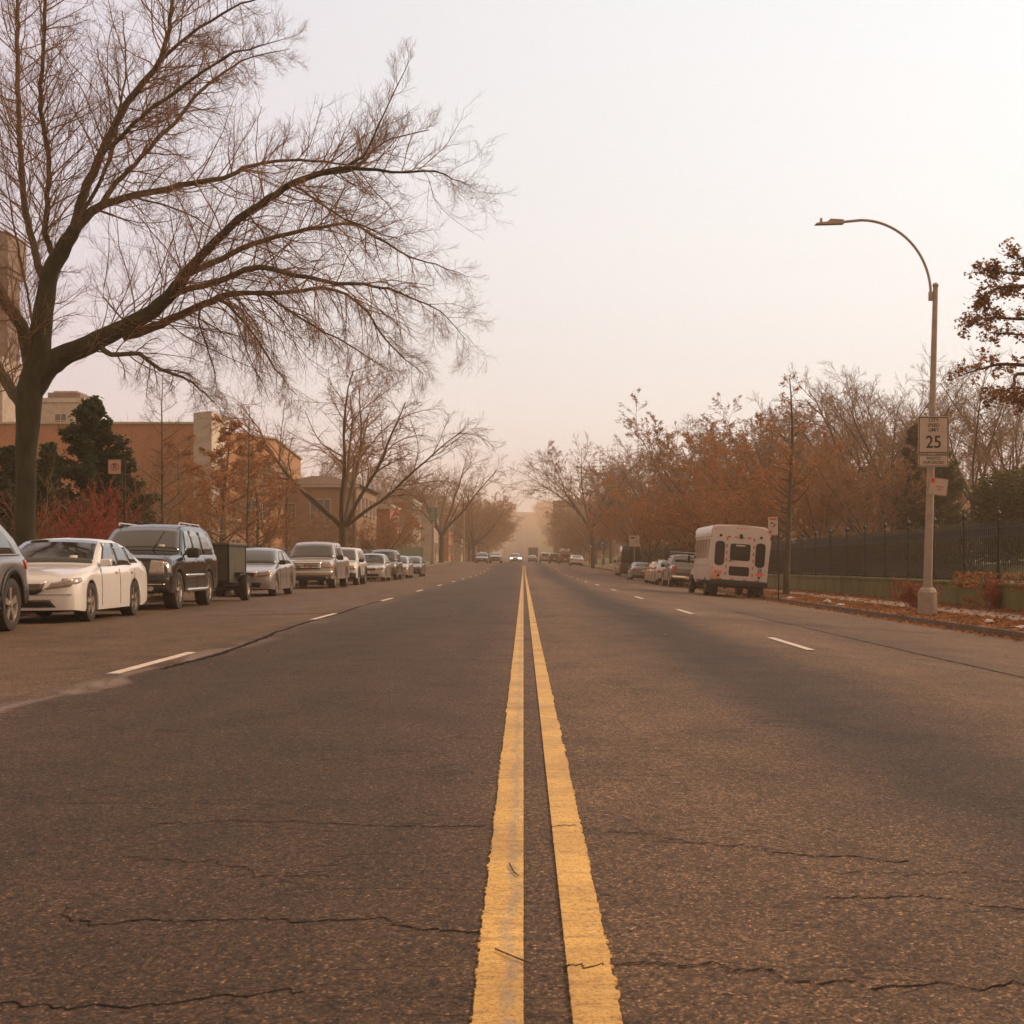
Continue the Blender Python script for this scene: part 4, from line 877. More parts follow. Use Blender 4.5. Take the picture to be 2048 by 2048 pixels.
def parking_sign(loc, w_, h, label, tilt=0., yaw=0., style='red_corner', group=None):
    e = thing('parking_sign', loc, label, 'sign', group, (0, tilt, yaw)); rrect(MB(), w_, h, .004, (0, 0, 0), .02).build('face', M['signw'], e)
    frame(MB(), w_ - .02, h - .02, .007, (0, 0, 0)).build('border', M['signr'], e, smooth=False)
    if style == 'red_corner':
        MB().box((-w_ * .33, -.003, h * .32), (w_ * .22, .003, h * .25)).build('symbol', M['signr'], e, smooth=False)
        b = MB()
        for x_, z_, ww in ((-.03, .0, .05), (.03, .0, .07), (.10, -.0, .05), (.04, -.07, .10)): b.box((x_, -.003, z_), (ww, .003, .028))
        b.build('marking', M['signr'], e, smooth=False)
    elif style == 'no_parking':
        b = MB()
        for k in range(20):
            a, c_ = R(18 * k), R(18 * k + 18); b.cyl((.10 * math.cos(a), -.005, .10 * math.sin(a)), (.10 * math.cos(c_), -.005, .10 * math.sin(c_)), .012, n=5)
        b.cyl((-.07, -.007, .07), (.07, -.007, -.07), .011, n=5); b.build('symbol', M['signr'], e); text('lettering', 'P', .19, M['signb'], e, (0, -.004, 0), ext=.001)
    return e
parking_sign((bl[0] + .22, 35.83, HC + (1125 - 974) / F * 36), .44, .42, 'white parking sign with red corner square, tilted on the lamp post below the speed limit', tilt=R(8), yaw=R(-12))
# no parking sign on the dark post at the left
pl = at(249, 38.5); e = thing('sign_post', pl, 'dark metal sign post behind the black suv on the left', 'post')
MB().box((0, 0, (HC + (1125 - 921) / F * 38.5 - pl[2]) / 2), (.055, .04, HC + (1125 - 921) / F * 38.5 - pl[2]), bev=.006, seg=1).build('post', M['iron'], e)
parking_sign((pl[0] - .235, 38.4, HC + (1125 - 934) / F * 38.5), .34, .38, 'square white no parking sign with a red slashed circle on the dark left post', style='no_parking')
# bus stop style sign behind the bus
pl = at(1538, 53); pl = (pl[0] + .35, 53, pl[2]); ht = HC + (1125 - 1034) / F * 53
e = thing('sign_post', pl, 'slim dark sign post standing beside the right rear of the white bus', 'post'); MB().cyl((0, 0, 0), (0, 0, ht - pl[2]), .03, n=8).build('post', M['iron'], e)
s2 = thing('parking_sign', (pl[0] - .22, 52.9, ht - .33), 'tall white sign with dark and red marks just above the white bus roof corner', 'sign'); rrect(MB(), .36, .66, .004, (0, 0, 0), .02).build('face', M['signw'], s2)
b = MB(); b.box((-.05, -.003, .10), (.10, .003, .05)); b.box((.06, -.003, .04), (.05, .003, .09)); b.box((.0, -.003, -.02), (.10, .003, .03)); b.build('marking', M['signb'], s2, smooth=False)
b = MB(); b.box((.0, -.003, .25), (.26, .003, .07)); b.box((-.10, -.003, -.22), (.10, .003, .10)); b.build('symbol', M['signr'], s2, smooth=False)
# lamp post with the stack of signs farther along on the right
q = at(1268, 149); lamp_post(q, 8.2, 2.2, 1.0, 'distant lamp post with a stack of small white signs behind the black van')
b = 0
for j, (z_, w_, h) in enumerate([(1040, .95, .45), (1053, .6, .42), (1063, .75, .5)]):
    s_ = thing('road_sign', (q[0] + .05, 148.8, HC + (1125 - z_) / F * 149), ['top wide white sign of the distant sign stack', 'middle narrow white sign of the distant sign stack', 'lower white sign of the distant sign stack'][j], 'road sign')
    rrect(MB(), w_, h, .01, (0, 0, 0), .03).build('face', M['signw'], s_); bb = MB()
    for k in (-1, 0, 1): bb.box((k * w_ * .26, -.004, .03 * k), (w_ * .16, .004, h * .35))
    bb.build('marking', M['signb'], s_, smooth=False)
s_ = thing('road_sign', (at(1271, 128)[0] - .1, 128, HC + (1125 - 1082) / F * 128), 'large white square sign with a black mark above the black van', 'road sign'); rrect(MB(), .92, .98, .01, (0, 0, 0), .04).build('face', M['signw'], s_)
bb = MB(); bb.box((-.16, -.004, .28), (.36, .004, .14)); bb.box((.2, -.004, -.1), (.1, .004, .1)); bb.build('marking', M['signb'], s_, smooth=False)
q2 = at(1276, 128.1); e = thing('sign_post', (at(1271, 128)[0] - .1, 128.1, gz(10.6, 128)), 'steel post under the large white square sign', 'post'); MB().cyl((0, 0, 0), (0, 0, HC + 43 / F * 128 - gz(10.6, 128)), .04, n=8).build('post', M['galv'], e)
def small_sign(px_, py_, d_, w_, h, m_, lab, mark=None, cat='road sign'):
    g_ = at(px_, d_); z_ = HC + (1125 - py_) / F * d_; e = thing('sign', g_, lab, cat); MB().cyl((0, 0, 0), (0, 0, z_ - g_[2] + h / 2), .035, n=8).build('post', M['galv'], e)
    rrect(MB(), w_, h, .01, (0, -.05, z_ - g_[2]), .03).build('face', m_, e)
    if mark: MB().box((0, -.056, z_ - g_[2]), (w_ * .5, .004, h * .4)).build('marking', M[mark], e, smooth=False)
small_sign(1228, 1083, 150, .36, .36, M['signw'], 'small white sign left of the black van')
small_sign(1205, 1086, 165, .52, .42, M['signbl'], 'small blue and white sign left of the black van', 'signw')
small_sign(1181, 1092, 170, .22, .26, M['signw'], 'small white sign on a pale post at the far right kerb', None)
small_sign(1204, 1114, 150, .26, .50, M['signw'], 'low white meter like box at the far right kerb')
# tall green sign on the left
gq = at(866, 156); e = thing('lamp_pole', gq, 'grey lamp pole carrying the tall green sign on the left', 'pole'); MB().cyl((0, 0, 0), (0, 0, 7.6), .16, .09, 12).cyl((0, 0, 0), (0, 0, .6), .3, .24, 8).build('pole', M['galv'], e)
e = thing('guide_sign', (gq[0], 155.8, HC + (1125 - 1029) / F * 156), 'tall green sign with pale lines of text on the grey pole', 'road sign'); rrect(MB(), .96, 1.55, .02, (0, 0, 0), .05).build('face', M['signg'], e)
b = MB(); frame(b, .92, 1.51, .03, (0, 0, 0), -.004)
for k in range(7): b.box((random.uniform(-.05, .05), -.004, .55 - k * .18), (random.uniform(.4, .7), .004, .06))
b.build('marking', M['signw'], e, smooth=False)
e = thing('square_sign', (gq[0] - .1, 155.8, HC + (1125 - 1002) / F * 156), 'grey back of a square sign above the tall green sign', 'road sign'); rrect(MB(), .95, .95, .02, (0, 0, 0), .05).build('panel', M['galv'], e); MB().box((0, .04, 0), (.06, .04, .9)).build('bracket', M['iron'], e)
e = thing('utility_pole', at(708, 86), 'tall plain brown pole between the spreading tree and orange oak', 'pole'); MB().cyl((0, 0, 0), (0, 0, 7.2), .10, .07, 12).cyl((0, 0, 0), (0, 0, .4), .2, .16, 8).build('pole', mat('rusty_steel', (.22, .115, .07), .8, (.15, .08, .05), 4), e); MB().ball((0, 0, 7.2), (.18, .18, .14)).build('cap', M['iron'], e)
for j, (px_, d_, h_) in enumerate([(928, 200, 7.5), (820, 182, 7.0)]):
    e = thing('utility_pole', at(px_, d_), ['thin grey pole between the two forked street trees', 'thin grey pole left of the tall green sign'][j], 'pole'); MB().cyl((0, 0, 0), (0, 0, h_), .12, .08, 10).build('pole', M['galv'], e); MB().ball((0, 0, h_), (.2, .2, .14)).build('cap', M['iron'], e)
# wooden low rail posts and hydrants along the left far kerb
for j, (px_, d_) in enumerate([(842, 150), (905, 168)]):
    e = thing('fire_hydrant', at(px_, d_), ['pale hydrant on the pavement near the black sedan', 'pale hydrant beside the thick forked tree'][j], 'hydrant'); b = MB(); b.cyl((0, 0, 0), (0, 0, .6), .11, .10, 12).ball((0, 0, .62), (.24, .24, .26)).cyl((-.17, 0, .45), (.17, 0, .45), .05, n=8); b.build('body', M['galv'], e); MB().ball((0, 0, .76), (.08, .08, .08)).build('cap', M['signr'], e)

# ------------------------------------------------------------------ buildings
BR1 = brick('red_brick', (.44, .165, .072), (.34, .125, .056), (.25, .17, .12)); BR2 = brick('tan_brick', (.34, .20, .115), (.26, .155, .09), (.24, .18, .13))
BR3 = brick('orange_brick_lit', (.47, .215, .105), (.39, .17, .082), (.42, .29, .19)); STONE = mat('pale_stone', (.42, .35, .30), .85, (.32, .26, .21), 2); TRIM = mat('trim', (.45, .38, .32), .8, (.36, .30, .25), 2)
ROOF = mat('roof_tile', (.13, .075, .052), .9, (.085, .05, .036), 6); PANE = mat('window_glass', (.035, .032, .028), .1, spec=.8); METAL = mat('cladding', (.40, .335, .30), .6, (.33, .275, .245), 1.2, stretch=(.1, .1, 3))
METAL_LIT = mat('cladding_lit_face', (.62, .53, .42), .7, (.54, .45, .36), 2)  # lighter copy of the tower cladding, its lit face painted into the colour
def window(e, p, u, w_, h, bars=1, sill=True, fm=None):
    """window on a wall: p centre on the wall face, u horizontal direction along the wall, outward = u rotated -90"""
    p = Vector(p); u = Vector((*u, 0)).normalized(); nrm = Vector((u.y, -u.x, 0)); rot = Matrix((u, -nrm, (0, 0, 1))).transposed()
    f = MB(); t = .09
    for dx, dz, ww, hh in ((0, h / 2, w_ + t, t), (0, -h / 2, w_ + t, t), (-w_ / 2, 0, t, h - t), (w_ / 2, 0, t, h - t)): f.box(p + u * dx + Vector((0, 0, dz)) + nrm * .03, (ww, .12, hh), rot)
    for k in range(bars): f.box(p + u * (w_ * ((k + 1) / (bars + 1) - .5)) + nrm * .03, (.06, .08, h - t), rot)
    f.box(p + nrm * .03, (w_ - t, .07, .05), rot); fo = f.build('window', fm or TRIM, e, smooth=False)
    MB().box(p + nrm * .005, (w_ - .05, .02, h - .05), rot).build('pane', PANE, fo, smooth=False)
    if sill: MB().box(p + nrm * .08 + Vector((0, 0, -h / 2 - .08)), (w_ + .35, .22, .10), rot).build('sill', TRIM, fo, smooth=False)
def pw(px_, d_): return (px_ - CX) / F * d_
# B1 school: red brick wing, clad stair tower, orange brick corner block in a lit-side tone
dz = gz(-25, 110); bx = thing('school_building', (-25, 110, dz), 'long red brick school with flat roof and pale stair tower', 'building')
Lc = lambda x, y: (x + 25, y - 110)
zt = lambda py, d: HC + (1125 - py) / F * d - dz
MB().prism([Lc(-46, 112), Lc(pw(390, 112), 112), Lc(pw(390, 112), 140), Lc(-46, 140)], -1, zt(848, 112)).build('wall', BR1, bx, smooth=False)
MB().prism([Lc(-46.2, 111.8), Lc(pw(390, 112) + .1, 111.8), Lc(pw(390, 112) + .1, 140.2), Lc(-46.2, 140.2)], zt(848, 112), zt(844, 112)).build('coping', TRIM, bx, smooth=False)
a, b_, c_ = pw(387, 108), pw(423, 106.5), pw(455, 111.5)
MB().prism([Lc(a, 108), Lc(b_, 106.5), Lc(b_ - .3, 111), Lc(a + .2, 112)], 0, zt(823, 107)).build('stair_tower', METAL, bx, smooth=False)
MB().prism([Lc(b_ + .004, 106.52), Lc(c_, 111.4), Lc(c_ - .5, 111.9), Lc(b_ - .28, 108.5)], zt(912, 108), zt(825, 107)).build('stair_tower', METAL_LIT, bx, smooth=False)
MB().prism([Lc(b_ + .004, 106.52), Lc(b_ + .45, 107.6), Lc(b_ + .1, 108.1), Lc(b_ - .25, 107.5)], zt(935, 108), zt(912, 108)).build('stair_tower', METAL_LIT, bx, smooth=False)
p1 = (pw(452, 111), 111.); p2 = (pw(549, 116.5), 116.5)
MB().prism([Lc(*p1), Lc(*p2), Lc(p2[0] - 1.5, 140), Lc(p1[0] - 6, 140)], -1, zt(866, 111)).build('wall', BR3, bx, smooth=False)  # orange brick, with the brightness of the lit side put into its colour
MB().prism([Lc(p1[0] + .0, p1[1] - .14), Lc(p2[0] + .14, p2[1] - .1), Lc(p2[0] - 1.3, 140), Lc(p1[0] - 6, 140)], zt(866, 111), zt(862, 111)).build('coping', TRIM, bx, smooth=False)
uu = (p2[0] - p1[0], p2[1] - p1[1]); ul = math.hypot(*uu)
for zz in (1.9, 5.0, 8.0):
    for t in (.18, .50, .82):
        if zz > 7 and t < .4: continue
        window(bx, (*Lc(p1[0] + uu[0] * t, p1[1] + uu[1] * t), zz), uu, 1.15, 1.6)
for zz in (2.2, 5.4):
    for k in range(6): window(bx, (*Lc(-44 + k * 3.1, 112), zz), (1, 0), 1.5, 1.7)
MB().prism([Lc(-24.8, 99), Lc(-13.8, 99), Lc(-13.8, 99.4), Lc(-24.8, 99.4)], 0, 1.9).build('wall', STONE, tag(thing('garden_wall', (-25, 110, dz), 'pale low masonry wall in front of the orange brick block', 'wall')), smooth=False)
# tower block glimpsed through the big tree at the left edge
tb = thing('tower_building', (-44, 125, gz(-44, 125)), 'tall pale stone tower with a wide brown top behind the big tree', 'building')
MB().box((-.8, 0, 9), (1.9, 6, 18)).build('wall', STONE, tb, smooth=False); TWR = mat('weathered_stone', (.23, .165, .14), .9, (.17, .12, .10), 1.5)
MB().box((-.6, 0, 22.5), (1.3, 3, 9)).build('shaft', TWR, tb, smooth=False)
MB().box((-.9, 0, 27.2), (2.5, 4.6, 3.0)).build('cornice', TWR, tb, smooth=False); MB().box((-.9, 0, 25.4), (2.2, 4.0, .4)).build('cornice', TWR, tb, smooth=False)
for k in range(4): window(tb, (-.8, -3.01, 4 + k * 4), (1, 0), 1.2, 1.9)
# domed pavilion between trunk and conifer
X_ = pw(118, 119); db = thing('stone_building', (X_, 122, gz(X_, 122)), 'pale building with a stepped flat roof lantern behind the big trunk', 'building')
MB().box((0, 0, 6.5), (3.6, 5, 15.0)).build('wall', STONE, db, smooth=False); MB().box((0, 0, 14.1), (3.9, 5.4, .35)).build('cornice', TRIM, db, smooth=False)
MB().box((0, 0, 14.55), (2.7, 3.4, .55)).build('roof_lantern', TWR, db, smooth=False); MB().box((0, 0, 14.9), (2.0, 2.6, .2)).build('roof_lantern', TRIM, db, smooth=False); window(db, (0, -2.51, 12.4), (1, 0), 1.0, 1.2)
# B2 tan brick house with hip roof
def house(name, x0, x1, y0, y1, eave, ridge, wallm, label, wins, roofm=None, band=True, sec=None):
    g0 = gz(min(x1, kL(y0) - 1), y0); e = thing(name, ((x0 + x1) / 2, y0, g0), label, 'house'); W_ = x1 - x0; D_ = y1 - y0
    MB().box((0, D_ / 2, eave / 2 - .25), (W_, D_, eave + .5)).build('wall', wallm, e, smooth=False)
    if ridge > eave:
        b = MB(); o = .4; v = [b.bm.verts.new(p) for p in ((-W_ / 2 - o, -o, eave), (W_ / 2 + o, -o, eave), (W_ / 2 + o, D_ + o, eave), (-W_ / 2 - o, D_ + o, eave), (-W_ * .12, W_ * .45, ridge), (W_ * .12, W_ * .45, ridge), (W_ * .12, D_ - W_ * .4, ridge), (-W_ * .12, D_ - W_ * .4, ridge))]
        for f in ((0, 1, 5, 4), (1, 2, 6, 5), (2, 3, 7, 6), (3, 0, 4, 7), (4, 5, 6, 7), (3, 2, 1, 0)): b.bm.faces.new([v[i] for i in f])
        rf = b.build('roof', roofm or ROOF, e, smooth=False); MB().box((W_ * .3, D_ * .5, ridge), (.6, .9, 1.3)).build('chimney', wallm, rf, smooth=False)
    else: MB().box((0, D_ / 2, eave + .15), (W_ + .3, D_ + .3, .3)).build('cornice', TRIM, e, smooth=False)
    if band: MB().box((0, -.06, eave * .52), (W_ + .1, .12, .25)).build('string_course', TRIM, e, smooth=False); MB().box((0, -.2, eave - .12), (W_ + .5, .35, .2)).build('eaves', TRIM, e, smooth=False)
    for (wx, wz, ww, hh) in wins: window(e, (wx, -.003, wz), (1, 0), ww, hh, bars=2)
    for k in range(int(D_ / 3.2)):                      # street side windows
        for wz in ([2.0, eave - 1.6] if eave > 5 else [2.0]): window(e, (W_ / 2 + .003, 1.8 + k * 3.2, wz), (0, 1), 1.1, 1.5)
    MB().box((W_ / 2 + .04, D_ * .5 - .2, 1.05), (.10, 1.0, 2.1)).build('door', M['bark'], e, smooth=False)
    return e
house('brick_house', -21.3, -14.4, 125, 142, 7.35, 8.3, BR2, 'tan brick house with hip roof behind the big spreading tree', [(.35, 4.95, 1.75, 2.3), (.35, 1.3, 1.75, 2.2), (-2.3, 4.9, 1.0, 1.7), (2.7, 1.4, .9, 1.6)])
house('brick_house', -24.5, -21.6, 127, 141, 5.6, 6.8, BR2, 'low tan brick wing left of the hip roofed house', [(0, 4, 1.0, 1.5), (0, 1.4, 1.0, 1.5)])
house('row_house', -21.5, -13.8, 150, 163, 6.0, 6.0, BR1, 'flat roofed red brick house with pale cornice behind the orange oak', [(.3, 4.5, 1.9, 1.4), (-2.2, 4.5, 1.1, 1.4), (.3, 1.7, 1.9, 1.4)])
house('row_house', -20.0, -13.6, 178, 192, 7.5, 7.5, STONE, 'pale flat roofed house left of the tall green sign', [(1.0, 5.5, .9, 2.4), (-.9, 5.5, .9, 2.4), (1, 2, .9, 2.4), (-.9, 2, .9, 2.4)])
house('row_house', -19.6, -12.9, 204, 220, 9.2, 9.2, METAL, 'tall grey flat roofed house behind the green sign', [(1.2, 7, 1, 1.7), (-1.2, 7, 1, 1.7), (1.2, 3.6, 1, 1.7), (-1.2, 3.6, 1, 1.7)])
house('row_house', -18.6, -12.0, 232, 250, 7.8, 9.6, BR1, 'brown roofed brick house right of the green sign', [(1.2, 5.8, 1, 1.7), (-1.2, 5.8, 1, 1.7), (1.2, 2.4, 1, 1.7)])
house('row_house', -18.0, -11.3, 262, 280, 7.0, 8.4, STONE, 'far pale gabled house between the two forked street trees', [(1.2, 5, 1, 1.7), (-1.2, 5, 1, 1.7)])
house('row_house', -17.5, -10.8, 292, 312, 7.0, 8.6, BR2, 'farthest tan house behind the far left parked cars', [(1.2, 5, 1, 1.7), (-1.2, 5, 1, 1.7)])
# apartment block at the far right
ab = thing('apartment_building', (17.4, 352, gz(12, 352)), 'far brown flat roofed apartment block rising over the trees on the right', 'building')
MB().box((0, 6, 7.2), (20, 12, 15.2)).build('wall', BR2, ab, smooth=False); MB().box((0, 6, 14.95), (20.4, 12.4, .3)).build('parapet', TRIM, ab, smooth=False)
for (x_, w_, h_) in ((-6, 1.2, 1.6), (-3, .5, 2.2), (2, 2.0, 1.4)): MB().box((x_, 5, 15.1 + h_ / 2), (w_, 1.2, h_)).build('chimney', BR2, ab, smooth=False)
for k in range(5):
    for j in range(4): window(ab, (-8 + k * 4, -.003, 2 + j * 3.4), (1, 0), 1.4, 1.6)
# green mesh construction fence on the left
def screen():
    e = thing('mesh_fence', (-11.9, 97, gz(-11.9, 97)), 'dark green mesh covered fence along the far left pavement', 'fence')
    gm = mat('green_mesh', (.030, .042, .020), .9, (.045, .05, .024), 3)
    for i in range(15):
        MB().box((0, i * 5 + 2.5, .95), (.03, 4.9, 1.8)).build('mesh_panel', gm, e, smooth=False); MB().cyl((0, i * 5, -.1), (0, i * 5, 2.0), .04, n=6).build('post', M['iron'], e)
        o = e.children
    for c in e.children:
        yy = 97 + (c.data.vertices[0].co.y); c.location.z = gz(-11.9, yy) - gz(-11.9, 97)
screen()
# ------------------------------------------------------------------ vehicles (local: front at -L/2 facing -y, x to the side)
class Car:
    def __init__(s, L, W, top, belt, wheels, rw, sill=.2, tum=.34, nose=.16, tail=.14, arch=.045, plan=(.88, .35, .90, .35), wt=.22, zr=.30, hoodin=.10):
        s.L, s.W, s.top, s.belt, s.wheels, s.rw, s.sill, s.tum = L, W, top, belt, wheels, rw, sill, tum
        s.nose, s.tail, s.Ra, s.plan, s.wt, s.zr, s.hoodin = nose, tail, rw + arch, plan, wt, zr, hoodin
    def cs(s, y):
        T = np.interp(y, *zip(*s.top)); sh = min(np.interp(y, *zip(*s.belt)), T - .035); p0, l0, p1, l1 = s.plan
        w_ = s.W / 2 * (1 - (1 - p0) * max(0, 1 - y / l0) ** 2.2 * .6) * (1 - (1 - p1) * max(0, 1 - (s.L - y) / l1) ** 2.2 * .6)
        zl = s.sill
        for yw in s.wheels:
            d = abs(y - yw)
            if d < s.Ra: zl = max(zl, s.rw + math.sqrt(max(0, s.Ra ** 2 - d ** 2)))
        # front / rear overhang lifts a little
        zl = max(zl, s.sill + .03 * max(0, 1 - y / .4) + .12 * max(0, 1 - (s.L - y) / .6)); zl = min(zl, sh - .08)
        g = T - sh; gh = min(1, max(0, (g - .06) / .2)); wS = w_ - .035
        wR = wS - s.tum * g * gh - s.hoodin * (1 - gh)
        z = lambda f: zl + f * (sh - zl)
        return [(w_ - .06, zl + .004), (w_ - .012, zl), (w_ - .002, z(.12)), (w_, z(.45)), (w_ - .008, z(.8)), (wS, sh), (wS - .02 - .01 * gh, sh + .012 + .004 * gh),
                (wS - .02 + (wR - wS + .02) * .5, sh + .012 + (T - .05 * gh - sh - .012) * (.5 + .2 * (1 - gh))), (wR + .0, T - .045 * gh - .008), (wR - .07, T - .010), (wR * .5, T + .012 * gh + .006), (0, T + .020 * gh + .010)]
    def bend(s, v):
        x, y, z = v; k = (abs(x) / (s.W / 2)) ** 2.4
        if y < .95: y += (s.nose * k + s.zr * max(0, abs(z - .55) - .18) ** 1.6 * (1 if z < 1.25 else 0)) * (1 - max(0, y) / .95) ** 1.6
        d = s.L - y
        if d < .95: y -= (s.tail * k) * (1 - max(0, d) / .95) ** 1.6
        return (x, y - s.L / 2, z)
    def sx(s, y, z):
        c = s.cs(y)[1:10]; return float(np.interp(z, [p[1] for p in c], [p[0] for p in c]))
    def sz(s, y, x):
        c = s.cs(y)[8:][::-1]; return float(np.interp(abs(x), [p[0] for p in c], [p[1] for p in c]))
    def body(s, root, m):
        st = set(np.round(np.arange(0, s.L + .001, .12), 3)) | {round(q[0], 3) for q in s.top} | {round(s.L, 3)}
        for yw in s.wheels:
            st |= set(np.round(yw + s.Ra * np.cos(np.linspace(0, math.pi, 17)), 3)); st |= {round(yw + s.Ra + .004, 3), round(yw - s.Ra - .004, 3)}
        st = sorted(y for y in st if 0 <= y <= s.L); rows = []; V = []
        for y in st:
            h = s.cs(y); row = [(-a, y, b) for a, b in h] + [(a, y, b) for a, b in h[-2::-1]]; rows.append(len(V)); V += row
        n = 23; Fq = [(rows[i] + j, rows[i] + j + 1, rows[i + 1] + j + 1, rows[i + 1] + j) for i in range(len(st) - 1) for j in range(n - 1)]
        for y in (0, s.L):                               # front and rear faces as curved grids
            h = s.cs(y)[1:]; b0 = len(V); K = 12
            for a, b in h:
                for k in range(K + 1): V.append((-a + 2 * a * k / K, y, b))
            Fq += [(b0 + i * (K + 1) + k, b0 + i * (K + 1) + k + 1, b0 + (i + 1) * (K + 1) + k + 1, b0 + (i + 1) * (K + 1) + k) for i in range(len(h) - 1) for k in range(K)]
        bm = bmesh.new(); vs = [bm.verts.new(s.bend(v)) for v in V]
        for f in Fq:
            try: bm.faces.new([vs[i] for i in f])
            except ValueError: pass
        bmesh.ops.remove_doubles(bm, verts=bm.verts, dist=.0008); bmesh.ops.recalc_face_normals(bm, faces=bm.faces)
        me = bpy.data.meshes.new('body'); bm.to_mesh(me); bm.free(); me.materials.append(m); me.polygons.foreach_set('use_smooth', [True] * len(me.polygons)); me.set_sharp_from_angle(angle=R(55))
        o = put(bpy.data.objects.new('body', me), root)
        MB().box((0, 0, s.sill + .22), (s.W - 2 * s.wt - .22, s.L - .5, .46)).build('underbody', M['under'], root, smooth=False)
        return o
    def patch(s, root, name, m, corners, where, off=.006, nu=8, nv=4, mirror=False, th=.0):
        """bilinear patch: where = front/rear (x,z), side (y,z) or top (x,y); follows the body"""
        out_ = []
        for sg in ((1, -1) if mirror else (1,)):
            c = [np.array(q, float) for q in corners]; V = []; Fq = []
            for j in range(nv + 1):
                for i in range(nu + 1):
                    u, v = i / nu, j / nv; a, b = (c[0] * (1 - u) + c[1] * u) * (1 - v) + (c[3] * (1 - u) + c[2] * u) * v
                    if where == 'front': p = (a * sg, -off, b); q = s.bend((p[0], 0, b)); p = (q[0], q[1] - off, q[2])
                    elif where == 'rear': q = s.bend((a * sg, s.L, b)); p = (q[0], q[1] + off, q[2])
                    elif where == 'side': q = s.bend((s.sx(a, b), a, b)); p = ((q[0] + off) * sg, q[1], q[2])
                    else: q = s.bend((a * sg, b, s.sz(b, a))); p = (q[0], q[1], q[2] + off)
                    V.append(p)
            Fq = [(j * (nu + 1) + i, j * (nu + 1) + i + 1, (j + 1) * (nu + 1) + i + 1, (j + 1) * (nu + 1) + i) for j in range(nv) for i in range(nu)]
            out_.append((V, Fq))
        obs = []
        for V, Fq in out_:
            bm = bmesh.new(); vs = [bm.verts.new(v) for v in V]
            for f in Fq: bm.faces.new([vs[i] for i in f])
            bmesh.ops.recalc_face_normals(bm, faces=bm.faces)
            me = bpy.data.meshes.new(name); bm.to_mesh(me); bm.free(); me.materials.append(m); me.polygons.foreach_set('use_smooth', [True] * len(me.polygons))
            o = put(bpy.data.objects.new(name, me), root)
            md = o.modifiers.new('thick', 'SOLIDIFY'); md.thickness = .012; md.offset = 0
            obs.append(o)
        return obs
    def wheel(s, root, spokes=5, rimm='rim', hub=None, both=True):
        for yw in s.wheels:
            for sg in (-1, 1):
                x = sg * (s.W / 2 - .015); r_ = s.rw; w_ = s.wt; c = (0, 0, 0)
                t = MB().lathe([(r_ * .66, 0), (r_ * .72, .004), (r_ * .86, .012), (r_ * .97, .0), (r_, -.03), (r_, -w_ + .03), (r_ * .96, -w_), (r_ * .6, -w_)], 32, 'X').build('wheel', M['tyre'], root)
                t.location = (x, yw - s.L / 2, r_); t.scale = (sg, 1, 1)
                b = MB().lathe([(r_ * .69, -.002), (r_ * .66, -.004), (r_ * .64, -.03), (r_ * .62, -.10)], 32, 'X'); rr_ = r_ * .66
                for k in range(spokes):
                    a = 2 * math.pi * k / spokes + .35
                    for da in ((-.10, .10) if spokes < 7 else (0,)):
                        ca, sa = math.cos(a + da), math.sin(a + da); wd = .030 if spokes < 7 else .022
                        q0 = Vector((-.020, 0, 0)); q1 = Vector((-.012, ca * rr_, sa * rr_)); tv = Vector((0, -sa, ca)) * wd
                        b.ext([q0 - tv * 1.1, q0 + tv * 1.1, q1 + tv, q1 - tv], (-.03, 0, 0))
                b.lathe([(.001, .002), (.05, -.002), (.06, -.03)], 16, 'X'); b.build('rim', M[rimm], t); MB().cyl((-.09, 0, 0), (-.075, 0, 0), r_ * .63, n=24).build('brake_disc', M['under'], t)
    def mirrors(s, root, y, z, m, size=(.20, .12, .14), out_=.13):
        for sg in (-1, 1):
            x = s.sx(y, z); b = MB(); b.box((sg * (x + out_), y - s.L / 2, z + .03), size, bev=.045, seg=3); b.box((sg * (x + .03), y - s.L / 2, z), (.14, .05, .04)); b.build('mirror', m, root)
    def arch_trim(s, root, m, wd=.06):
        for yw in s.wheels:
            for sg in (-1, 1):
                V = []; Fq = []
                for i in range(19):
                    a = math.pi * i / 18
                    for k, rr_ in enumerate((s.Ra - .008, s.Ra + wd)):
                        y = yw + rr_ * math.cos(a); z = s.rw + rr_ * math.sin(a)
                        if a in (0, math.pi) : z = max(s.sill + .05, z - .12)
                        q = s.bend((s.W / 2 + .012, y, z)); V.append((q[0] * sg, q[1], q[2]))
                    if i: Fq.append((2 * i - 2, 2 * i - 1, 2 * i + 1, 2 * i))
                o = npo('arch_trim', V, np.array(Fq), m, root, smooth=True); md = o.modifiers.new('thick', 'SOLIDIFY'); md.thickness = .03; md.offset = 0
    def seam(s, root, ys_, z0, z1):
        b = []
        for y in ys_: s.patch(root, 'door_seam', M['kerbstone'], [(y - .0035, z0), (y + .0035, z0), (y + .0035, z1), (y - .0035, z1)], 'side', .002, 1, 4, mirror=True)
    def handles(s, root, ys_, z, m):
        for y in ys_:
            for sg in (-1, 1): MB().box((sg * (s.sx(y, z) + .022), y - s.L / 2, z), (.03, .17, .03), bev=.01).build('door_handle', m, root)
